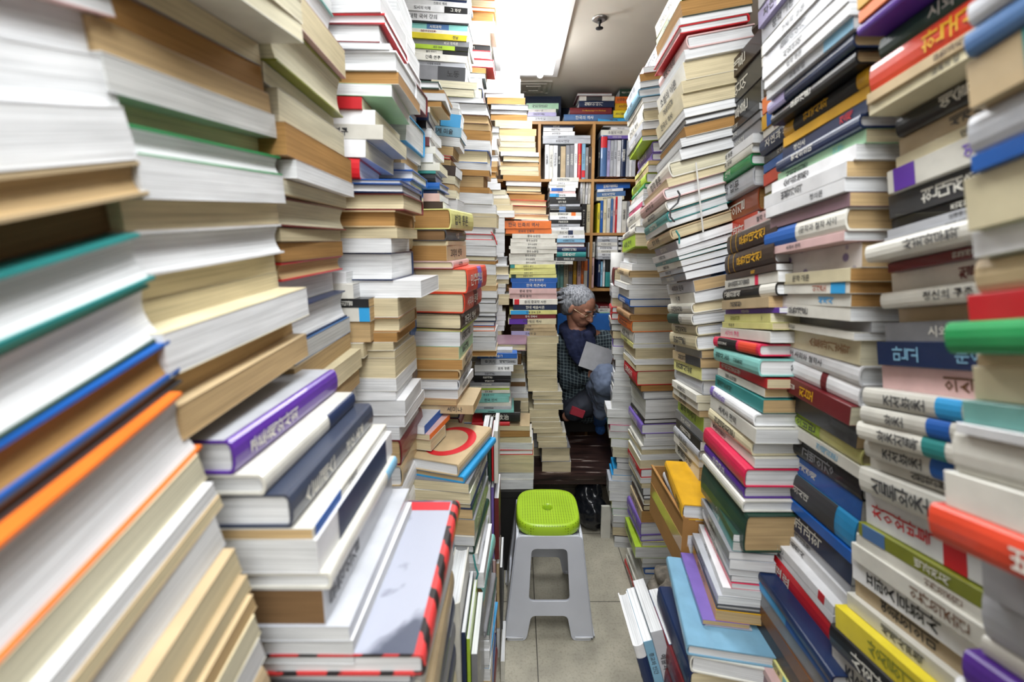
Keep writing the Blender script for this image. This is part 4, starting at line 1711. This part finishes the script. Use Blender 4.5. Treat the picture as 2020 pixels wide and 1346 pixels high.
# bin bag and white board under the table
bm = bmesh.new(); c = atz(1172, 1062, 0.0); c.z = .1
ell(bm, c + Vector((0, .1, 0)), .085, .1, .1); ell(bm, c + Vector((-.03, .13, .06)), .06, .08, .08); ell(bm, c + Vector((.03, .12, .1)), .035, .04, .09)
bag = blob('rubbish_bag', bm, mat('black_bag_plastic', '16181d', rough=.22, noise=.1, bump=.3, nscale=30), None, .008, 2, .03, .05)
props(bag, label='crumpled black plastic rubbish bag on the floor behind the stool', cat='bag')
c = atz(1196, 1062, 0)
panel('foam_board', c.x - .03, c.x + .02, c.y, c.y + .015, 0, at(1196, 1000, c.y).z, mat('foam_white', 'c9c7bd', rough=.8), label='small white foam board leaning under the table', cat='board')
# ------------------------------------------------------------------ the man reading
man = empty('person', at(1150, 850, 2.62), label='grey haired man in navy scarf and plaid jacket reading a book', cat='person')
DM = 2.62
P = lambda x, y, d=0.0: at(x, y, DM + d)
skin = mat('skin', 'a87660', rough=.55, noise=.15, nscale=25); hairm = mat('grey_hair', '9a9da3', rough=.6, noise=.55, nscale=60, bump=.8)
hn = hairm.node_tree; hr_ = [n for n in hn.nodes if n.type == 'VALTORGB'][0].color_ramp; hr_.elements[0].position = .42; hr_.elements[1].position = .60; hr_.elements[0].color = lin('5f6167'); hr_.elements[1].color = lin('a4a7ad'); nz = [n for n in hn.nodes if n.type == 'TEX_NOISE'][0]; tcn = [n for n in hn.nodes if n.type == 'TEX_COORD'][0]; mp = hn.nodes.new('ShaderNodeMapping'); mp.inputs['Scale'].default_value = (2.6, 2.6, .7); hn.links.new(tcn.outputs['Object'], mp.inputs[0]); hn.links.new(mp.outputs[0], nz.inputs[0])
scarfm = mat('navy_scarf', '091538', rough=.9, noise=.25, nscale=30, bump=.5); denim = mat('grey_blue_denim', '5f6b82', rough=.8, noise=.2, nscale=18, bump=.4); dkden = mat('dark_trousers', '272b36', rough=.8, noise=.2, nscale=14, bump=.3)
def plaid():
    m = mat('plaid_cloth', '1d2a33', rough=.85, noise=.1); nt = m.node_tree; b = nt.nodes['Principled BSDF']; src = b.inputs['Base Color'].links[0].from_socket; tc = [n for n in nt.nodes if n.type == 'TEX_COORD'][0]
    last = src
    for k, (dr, sc) in enumerate((('X', 16), ('Z', 16))):
        wv = nt.nodes.new('ShaderNodeTexWave'); wv.bands_direction = dr; wv.inputs['Scale'].default_value = sc; wv.inputs['Distortion'].default_value = 2.5; wv.inputs['Detail'].default_value = 1; wv.inputs['Detail Scale'].default_value = .4
        nt.links.new(tc.outputs['Object'], wv.inputs[0]); r = nt.nodes.new('ShaderNodeValToRGB'); r.color_ramp.elements[0].position = .86; r.color_ramp.elements[0].color = (0, 0, 0, 1); r.color_ramp.elements[1].position = .97; r.color_ramp.elements[1].color = (.28, .28, .28, 1)
        nt.links.new(wv.outputs['Fac'], r.inputs[0]); mx = nt.nodes.new('ShaderNodeMix'); mx.data_type = 'RGBA'; mx.inputs[7].default_value = lin('a8bcc0'); nt.links.new(r.outputs[0], mx.inputs[0]); nt.links.new(last, mx.inputs[6]); last = mx.outputs[2]
    nt.links.new(last, b.inputs['Base Color']); return m
plaidm = plaid()
hc = P(1146, 606)                                    # head centre
fdir = Vector((0.60, -0.66, -0.46)).normalized(); up0 = Vector((0.25, -0.25, 1)); rdir = fdir.cross(up0).normalized(); udir = rdir.cross(fdir).normalized()
HR = Matrix((rdir, fdir, udir)).transposed()         # head local: x right, y forward, z up
H = lambda x, y, z: hc + HR @ Vector((x, y, z))
bm = bmesh.new()
ell(bm, H(0, -.012, .025), .076, .094, .088, HR); ell(bm, H(0, .02, -.03), .060, .070, .075, HR); ell(bm, H(0, .045, -.082), .036, .036, .028, HR)
ell(bm, H(0, .058, -.062), .040, .035, .032, HR); capsule(bm, H(0, .082, .012), .010, H(0, .105, -.030), .014); ell(bm, H(.012, .092, -.032), .010, .012, .009, HR); ell(bm, H(-.012, .092, -.032), .010, .012, .009, HR)
for s in (-1, 1):
    ell(bm, H(s * .034, .062, -.020), .022, .020, .020, HR); ell(bm, H(s * .030, .074, .022), .024, .012, .008, HR); ell(bm, H(s * .030, .070, .004), .015, .012, .010, HR)
    ell(bm, H(s * .078, -.012, -.012), .009, .020, .032, HR)
capsule(bm, H(-.022, .084, -.058), .006, H(.022, .084, -.058), .006); capsule(bm, H(-.017, .080, -.068), .007, H(.017, .080, -.068), .007)
neck = P(1138, 652, .04); chest = P(1145, 700, .06); pelv = P(1152, 790, .06)
shL, shR = P(1116, 678, .04), P(1196, 675, .10); elL, wrL = P(1122, 752, -.02), P(1164, 741, -.16); elR, wrR = P(1218, 735, .04), P(1204, 716, -.08)
capsule(bm, H(0, -.03, -.06), .05, neck, .052); capsule(bm, neck, .06, chest, .12); capsule(bm, chest, .13, pelv, .13)
for a, b_, c_ in ((shL, elL, wrL), (shR, elR, wrR)):
    capsule(bm, neck, .05, a, .05); capsule(bm, a, .048, b_, .038); capsule(bm, b_, .037, c_, .025)
def hand(bm, w_, tip, side):
    d = (tip - w_).normalized(); s = side.normalized(); n_ = d.cross(s).normalized(); palm = w_ + d * .045
    capsule(bm, w_, .022, palm, .026); capsule(bm, w_ + s * .015, .018, palm + s * .022, .018); capsule(bm, w_ - s * .015, .018, palm - s * .022, .018)
    for i, (o_, l_) in enumerate(((-.030, .052), (-.010, .066), (.010, .070), (.029, .060))):
        b0 = palm + s * o_ + d * .018; k1 = b0 + (d * .75 + n_ * .35).normalized() * l_ * .5; k2 = k1 + (d * .35 + n_ * .9).normalized() * l_ * .5
        capsule(bm, b0, .0095, k1, .009, 8); capsule(bm, k1, .009, k2, .0075, 8)
    t0 = w_ + d * .02 + s * .03; t1 = t0 + (s * .7 + d * .6).normalized() * .035; capsule(bm, t0, .013, t1, .0105, 8); capsule(bm, t1, .0105, t1 + (d * .8 + n_ * .5).normalized() * .028, .008, 8)
hand(bm, wrL, P(1180, 738, -.20), Vector((0.1, -.2, 1))); hand(bm, wrR, P(1204, 700, -.12), Vector((-.3, -.2, 1)))
hipL, hipR = P(1135, 800, .02), P(1172, 800, .06); knL, anL = P(1168, 790, -.12), P(1132, 812, -.14); knR, anR = P(1197, 746, -.32), P(1188, 812, -.22)
ankR = anR; capsule(bm, hipL, .08, knL, .055); capsule(bm, knL, .05, anL, .036); capsule(bm, hipR, .08, knR, .055); capsule(bm, knR, .05, anR, .036)
capsule(bm, anL, .035, P(1118, 822, -.12), .03)
TP = atz(1184, 848, ZTAB + .03); capsule(bm, anR, .036, TP + Vector((0, .06, .02)), .036); capsule(bm, TP + Vector((0, .06, 0)), .034, TP, .026)
blob('body', bm, skin, man, .004, 3)
# face details
def small(name, fn, m, parent=man, vox=None):
    bm = bmesh.new(); fn(bm); o = bm_obj(name, bm, m, None, True); o.parent = parent; o.matrix_parent_inverse = Matrix.Translation(-parent.location); return o
for s in (-1, 1):
    small('eye', lambda bm: ell(bm, H(s * .030, .083, .001), .010, .004, .0035, HR), mat('eye_dark', '1a1412', rough=.2))
    small('eyebrow', lambda bm: capsule(bm, H(s * .016, .089, .026), .0045, H(s * .046, .079, .024), .003), mat('grey_brow', '55524f', rough=.8))
small('lips', lambda bm: capsule(bm, H(-.018, .088, -.063), .0035, H(.018, .088, -.063), .0035), mat('lips', '6d3a34', rough=.5))
gm = mat('glasses_metal', 'b9a98a', rough=.25, metal=.9, noise=.02)
gl = None
def rim(bm, cx):
    pts = [H(cx + .021 * math.cos(a) * 1.05, .104 - abs(cx + .021 * math.cos(a)) * .28, -.006 + .0165 * math.sin(a)) for a in [2 * math.pi * i / 18 for i in range(18)]]
    for i in range(18): capsule(bm, pts[i], .0014, pts[(i + 1) % 18], .0014, 6)
def frame_g(bm):
    rim(bm, -.028); rim(bm, .028); capsule(bm, H(-.007, .103, -.002), .0014, H(.007, .103, -.002), .0014, 6)
    for s in (-1, 1): capsule(bm, H(s * .05, .092, -.002), .0014, H(s * .079, -.01, -.002), .0014, 6)
gl = small('glasses', frame_g, gm)
small('lens', lambda bm: [ell(bm, H(s * .028, .098, -.006), .019, .001, .014, HR) for s in (-1, 1)], mat('lens_glass', 'dfe6ea', rough=.05, alpha=.25, noise=0), gl) if False else None
# hair: full, swept back
bm = bmesh.new(); rnd = random.Random(5)
ell(bm, H(0, -.03, .045), .086, .098, .078, HR); ell(bm, H(-.03, -.055, .0), .07, .065, .085, HR); ell(bm, H(.03, -.055, .0), .07, .065, .085, HR); ell(bm, H(0, -.075, -.02), .07, .05, .08, HR); ell(bm, H(-.03, -.075, -.055), .05, .04, .055, HR); ell(bm, H(.03, -.07, -.05), .045, .04, .05, HR)
for i in range(170):
    a = rnd.uniform(-2.6, 2.6); el = rnd.uniform(-.2, 1.3)
    v = Vector((math.sin(a) * math.cos(el), -math.cos(a * .8) * math.cos(el) * .9, math.sin(el)))
    if v.y > .45 and v.z < .8: continue
    p = H(v.x * .084, -.03 + v.y * .094, .03 + v.z * .082); q = p + HR @ Vector((v.x * .012 + rnd.uniform(-.014, .014), -.034, -.022 + rnd.uniform(-.012, .012))); o2 = HR @ (v.normalized() * rnd.uniform(.0, .012)); capsule(bm, p, .010, p + (q - p) * .6 + o2, .008, 8); capsule(bm, p + (q - p) * .6 + o2, .008, q + (q - p) * .5 + o2, .0035, 8)
blob('hair', bm, hairm, man, .0032, 1)
# jacket
bm = bmesh.new()
capsule(bm, neck + Vector((0, .03, -.02)), .085, chest, .150); capsule(bm, chest, .155, pelv + Vector((0, 0, .02)), .165); capsule(bm, shL, .078, shR, .078)
for a, b_, c_ in ((shL, elL, wrL), (shR, elR, wrR)):
    capsule(bm, a, .078, b_, .062); capsule(bm, b_, .060, b_ + (c_ - b_) * .86, .044)
blob('plaid_jacket', bm, plaidm, man, .007, 4, .022, .06)
# scarf
bm = bmesh.new()
for i in range(14):
    a0, a1 = 2 * math.pi * i / 14, 2 * math.pi * (i + 1) / 14
    f = lambda a: neck + Vector((.085 * math.cos(a), .085 * math.sin(a) - .01, .004 - .022 * math.sin(a) * -1))
    capsule(bm, f(a0), .034, f(a1), .034)

for k in range(5):
    dx = (k - 2) * 6; capsule(bm, P(1126 + dx, 656, -.09 - .01 * (k % 2)), .019, P(1137 + dx, 690, -.14 - .012 * (k % 2)), .019); capsule(bm, P(1137 + dx, 690, -.14 - .012 * (k % 2)), .019, P(1148 + dx * .8, 716 + 3 * (k % 3), -.16), .015)
capsule(bm, P(1160, 662, -.10), .034, P(1166, 684, -.12), .032)
blob('scarf', bm, scarfm, man, .006, 4, .02, .05)
# trousers, sock
bm = bmesh.new(); capsule(bm, hipL, .105, knL, .082); capsule(bm, knL, .078, anL, .058); capsule(bm, P(1140, 795, .05), .12, P(1170, 800, .06), .11)
blob('dark_trouser_leg', bm, dkden, man, .007, 4, .02, .07)
bm = bmesh.new(); capsule(bm, hipR, .10, knR, .084); capsule(bm, knR, .080, anR, .052); capsule(bm, knR + Vector((-.01, -.02, -.02)), .078, anR + Vector((0, -.01, .04)), .058)
blob('denim_trouser_leg', bm, denim, man, .007, 4, .025, .06)
bm = bmesh.new(); capsule(bm, anR + Vector((0, 0, -.01)), .045, TP + Vector((0, .06, .03)), .044); capsule(bm, TP + Vector((0, .06, .01)), .042, TP + Vector((0, -.005, 0)), .033)
blob('blue_sock', bm, mat('blue_sock', '3f74c4', rough=.9, noise=.4, nscale=70, bump=.5), man, .005, 3)
# the book he holds
a_, b__, c__ = P(1141, 722, -.24), P(1168, 681, -.20), P(1206, 694, -.22)
x_ = (b__ - a_); Wb = .15; yv = (c__ - b__).normalized(); xv = (x_ - yv * x_.dot(yv)).normalized(); zv = xv.cross(yv)
if zv.y > 0: pass
M = Matrix((xv, yv, zv)).transposed().to_4x4(); M.translation = a_ - (xv * 0)
make_book(M, .17, .15, .013, 'p', 'gry', 'w', 'open grey paperback held in the hands of the reading man', 'held book', None)
# seat, chair
seatm = mat('black_seat', '15110f', rough=.6); t = empty('chair', P(1160, 850, .2), label='blue backed chair with dark seat under the reading man', cat='chair')
def chair_part(name, bm, m): bmesh.ops.bevel(bm, geom=bm.edges[:], offset=.008, segments=2, affect='EDGES'); return bm_obj(name, loc(bm, t), m, t)
cz = P(1150, 822, 0).z - .02; cx0, cx1 = P(1112, 800).x, P(1112, 800).x + .52; cy0 = TY1 + .02 - .0
bm = bmesh.new(); boxv(bm, cx0, cx1, cy0 - .12 + .12, cy0 + .38, ZTAB + .01, cz); chair_part('seat', bm, seatm)
bm = bmesh.new(); boxv(bm, P(1100, 640, .36).x, P(1232, 640, .36).x, cy0 + .30, cy0 + .35, cz + .1, at(1190, 620, cy0 + .3).z); chair_part('backrest', bm, mat('blue_upholstery', '1f5fa8', rough=.75, noise=.15))
for x in (cx0 + .02, cx1 - .06):
    for y in (cy0 + .02, cy0 + .33):
        bm = bmesh.new(); boxv(bm, x, x + .035, y, y + .035, 0, cz - .08); chair_part('leg', bm, seatm)
bm = bmesh.new(); c = P(1143, 812, -.2); boxv(bm, -.05, .03, -.01, .01, -.03, .015, Matrix.Translation(c) @ Matrix.Rotation(.35, 4, 'Y')); o = bm_obj('pouch', bm, mat('red_pouch', 'a0293a', rough=.6)); props(o, label='small red pouch on the lap of the reading man', cat='pouch')
# paper roll
c = at(1215, 585, 2.5); bm = lathe([(.0, .0), (.036, 0), (.037, .1), (.036, .225), (.0, .225)], 24, Matrix.Translation(at(1215, 575, 2.5))); o = bm_obj('paper_roll', bm, mat('roll_paper', 'c9c8c4', rough=.8), smooth=True); props(o, label='thick white paper roll standing behind the maroon book', cat='paper roll')
# ------------------------------------------------------------------ cardboard box with yellow book
card = mat('brown_cardboard', 'a3763f', rough=.75, noise=.25, nscale=7, bump=.2)
zt = at(1348, 1020, 1.0).z; bx = at(1348, 1020, 1.0).x; zb = at(1346, 1128, 1.0).z
t = empty('cardboard_box', Vector((bx, 1.0, zb)), label='brown cardboard box with clear tape under the yellow book', cat='box')
bm = bmesh.new()
for a in ((bx, bx + .004, 1.0, 1.26), (bx + .196, bx + .2, 1.0, 1.26), (bx + .004, bx + .196, 1.0, 1.004), (bx + .004, bx + .196, 1.256, 1.26)): boxv(bm, *a, zb, zt - .004)
boxv(bm, bx, bx + .2, 1.0, 1.26, zb - .003, zb)
bm_obj('box_body', loc(bm, t), card, t)
for x0, x1 in ((bx, bx + .004), (bx + .196, bx + .2)):
    bm = bmesh.new(); boxv(bm, x0 - .003 if x0 == bx else x0, x1 if x0 == bx else x1 + .03, 1.0, 1.26, zt - .004, zt); bm_obj('flap', loc(bm, t), card, t)
bm = bmesh.new(); boxv(bm, bx - .0006, bx, 1.0, 1.26, (zt + zb) / 2 - .02, (zt + zb) / 2 + .02); bm_obj('tape', loc(bm, t), mat('clear_tape', 'b9925c', rough=.15, coat=.6), t)
stack('books in the cardboard box', 'R', 'near', 1.0, [(900, 5, 2, 0)], None, '''
@E3
395 hs gol w |452 l=.21 w=.15 top=gol "|금강@0.7-0.95:chr;|전집@0.1-0.3:chr"
478 hs wht w |470 l=.22
520 ps nvy w |472 l=.22
560 ps off w |472 l=.22
680 end''', extend=False, Lh=.22, W=.15)
bm = bmesh.new(); rnd = random.Random(3); c = atz(1310, 1240, .25); 
for i in range(16): ell(bm, Vector((c.x + rnd.uniform(-.04, .05), c.y + rnd.uniform(-.03, .1), .02 + .025 * i)), rnd.uniform(.03, .05), rnd.uniform(.03, .06), .03)
pb_ = blob('crumpled_sack', bm, mat('sack_cloth', '8a8378', rough=.9, noise=.5, nscale=40, bump=.8), None, .008, 1, .03, .03); props(pb_, label='crumpled grey paper sack wedged between low book piles', cat='sack')
row('leaning row on the floor beside low piles', 0.86, 'E3', 1420, '''
262 320 1160 h wht b=0:.75:nvy lean=-16 "-"
322 372 1140 p lbl lean=-16
374 440 1095 p lgr lean=-16 "예술과 인생@0.3-0.9"
442 500 1150 p stl lean=-14 "-"
''', depth=.16)
row('upright row beside the striped photo book', 0.76, 'P', 1480, '''
846 866 1150 p mnt "-"
867 881 1158 p lbl "-"
882 914 1196 h off "-"
915 923 1252 p nvy "-"
924 931 1268 p lim "-"
932 944 1300 p gry "-"
''', depth=.17)
row('upright magazines along the aisle', 1.42, 'P', 1106, '''
951 962 858 p lgr bot=958 "-"
963 969 862 p dgr bot=952 "-"
970 974 868 p red bot=952 "-"
975 983 852 p off bot=955 "-"
952 969 960 h wht bot=1106 "-"
970 975 965 p vio bot=1106 "-"
976 985 985 p mar bot=1106 "-"
959 972 1112 p lbl bot=1242 "-"
973 979 1108 p ppk bot=1242 "-"
980 986 1115 p bei bot=1242 "-"
987 992 1120 p chr bot=1242 "-"
965 974 1246 p blu bot=1400 "-"
975 980 1250 p mar bot=1400 "-"
981 987 1246 p wht bot=1400 "-"
988 996 1310 p off bot=1400 d=-.1 "-"
''', depth=.17)
# strap and red ring
s0, s1 = at(1373, 322, 1.09), at(1383, 458, 1.09); bm = bmesh.new(); capsule(bm, s0, .002, s1 + Vector((0, -.012, 0)), .002, 8); o = bm_obj('strap', bm, mat('white_cord', 'd8d8d4', rough=.5)); props(o, label='thin white cord hanging over the page edges of white books', cat='cord')

ribm = {}
for nm, c_, D_, pts, lab in (('bookmark_ribbon', 'red', 1.78, ((969, 458), (976, 468), (980, 482)), 'thin red bookmark ribbon hanging from the page edge of a white book'),
    ('bookmark_ribbon', 'chr', 1.075, ((1337, 377), (1341, 384), (1337, 400), (1322, 414), (1322, 428), (1330, 437)), 'thin black bookmark ribbon looped over white pages beside the white cord'),
    ('bookmark_ribbon', 'tea', 1.085, ((1334, 456), (1340, 466), (1340, 480)), 'dark teal bookmark ribbon hanging between two tilted spines'),
    ('bookmark_ribbon', 'tea', 0.935, ((934, 1096), (938, 1118), (943, 1132), (940, 1142)), 'long teal bookmark ribbon hanging beside the aisle on left pile')):
    bm = bmesh.new(); q = [at(x, y, D_) for x, y in pts]
    for a, b_ in zip(q, q[1:]): capsule(bm, a, .0022, b_, .0022, 6)
    o = bm_obj(nm, bm, ink(c_), smooth=True); props(o, label=lab, cat='bookmark')

if Merged.v:
    G = Merged; me = bpy.data.meshes.new('small_books'); me.from_pydata(G.v, [], G.f)
    for m in G.mats: me.materials.append(m)
    me.polygons.foreach_set('material_index', G.mi); a = me.attributes.new('local', 'FLOAT_VECTOR', 'POINT'); a.data.foreach_set('vector', G.loc)
    b_ = me.attributes.new('tone', 'FLOAT', 'POINT'); b_.data.foreach_set('value', G.tone); me.update()
    o = bpy.data.objects.new('piled_books', me); C.objects.link(o); props(o, label='hundreds of smaller books piled and shelved between the larger ones', cat='book', kind='stuff')
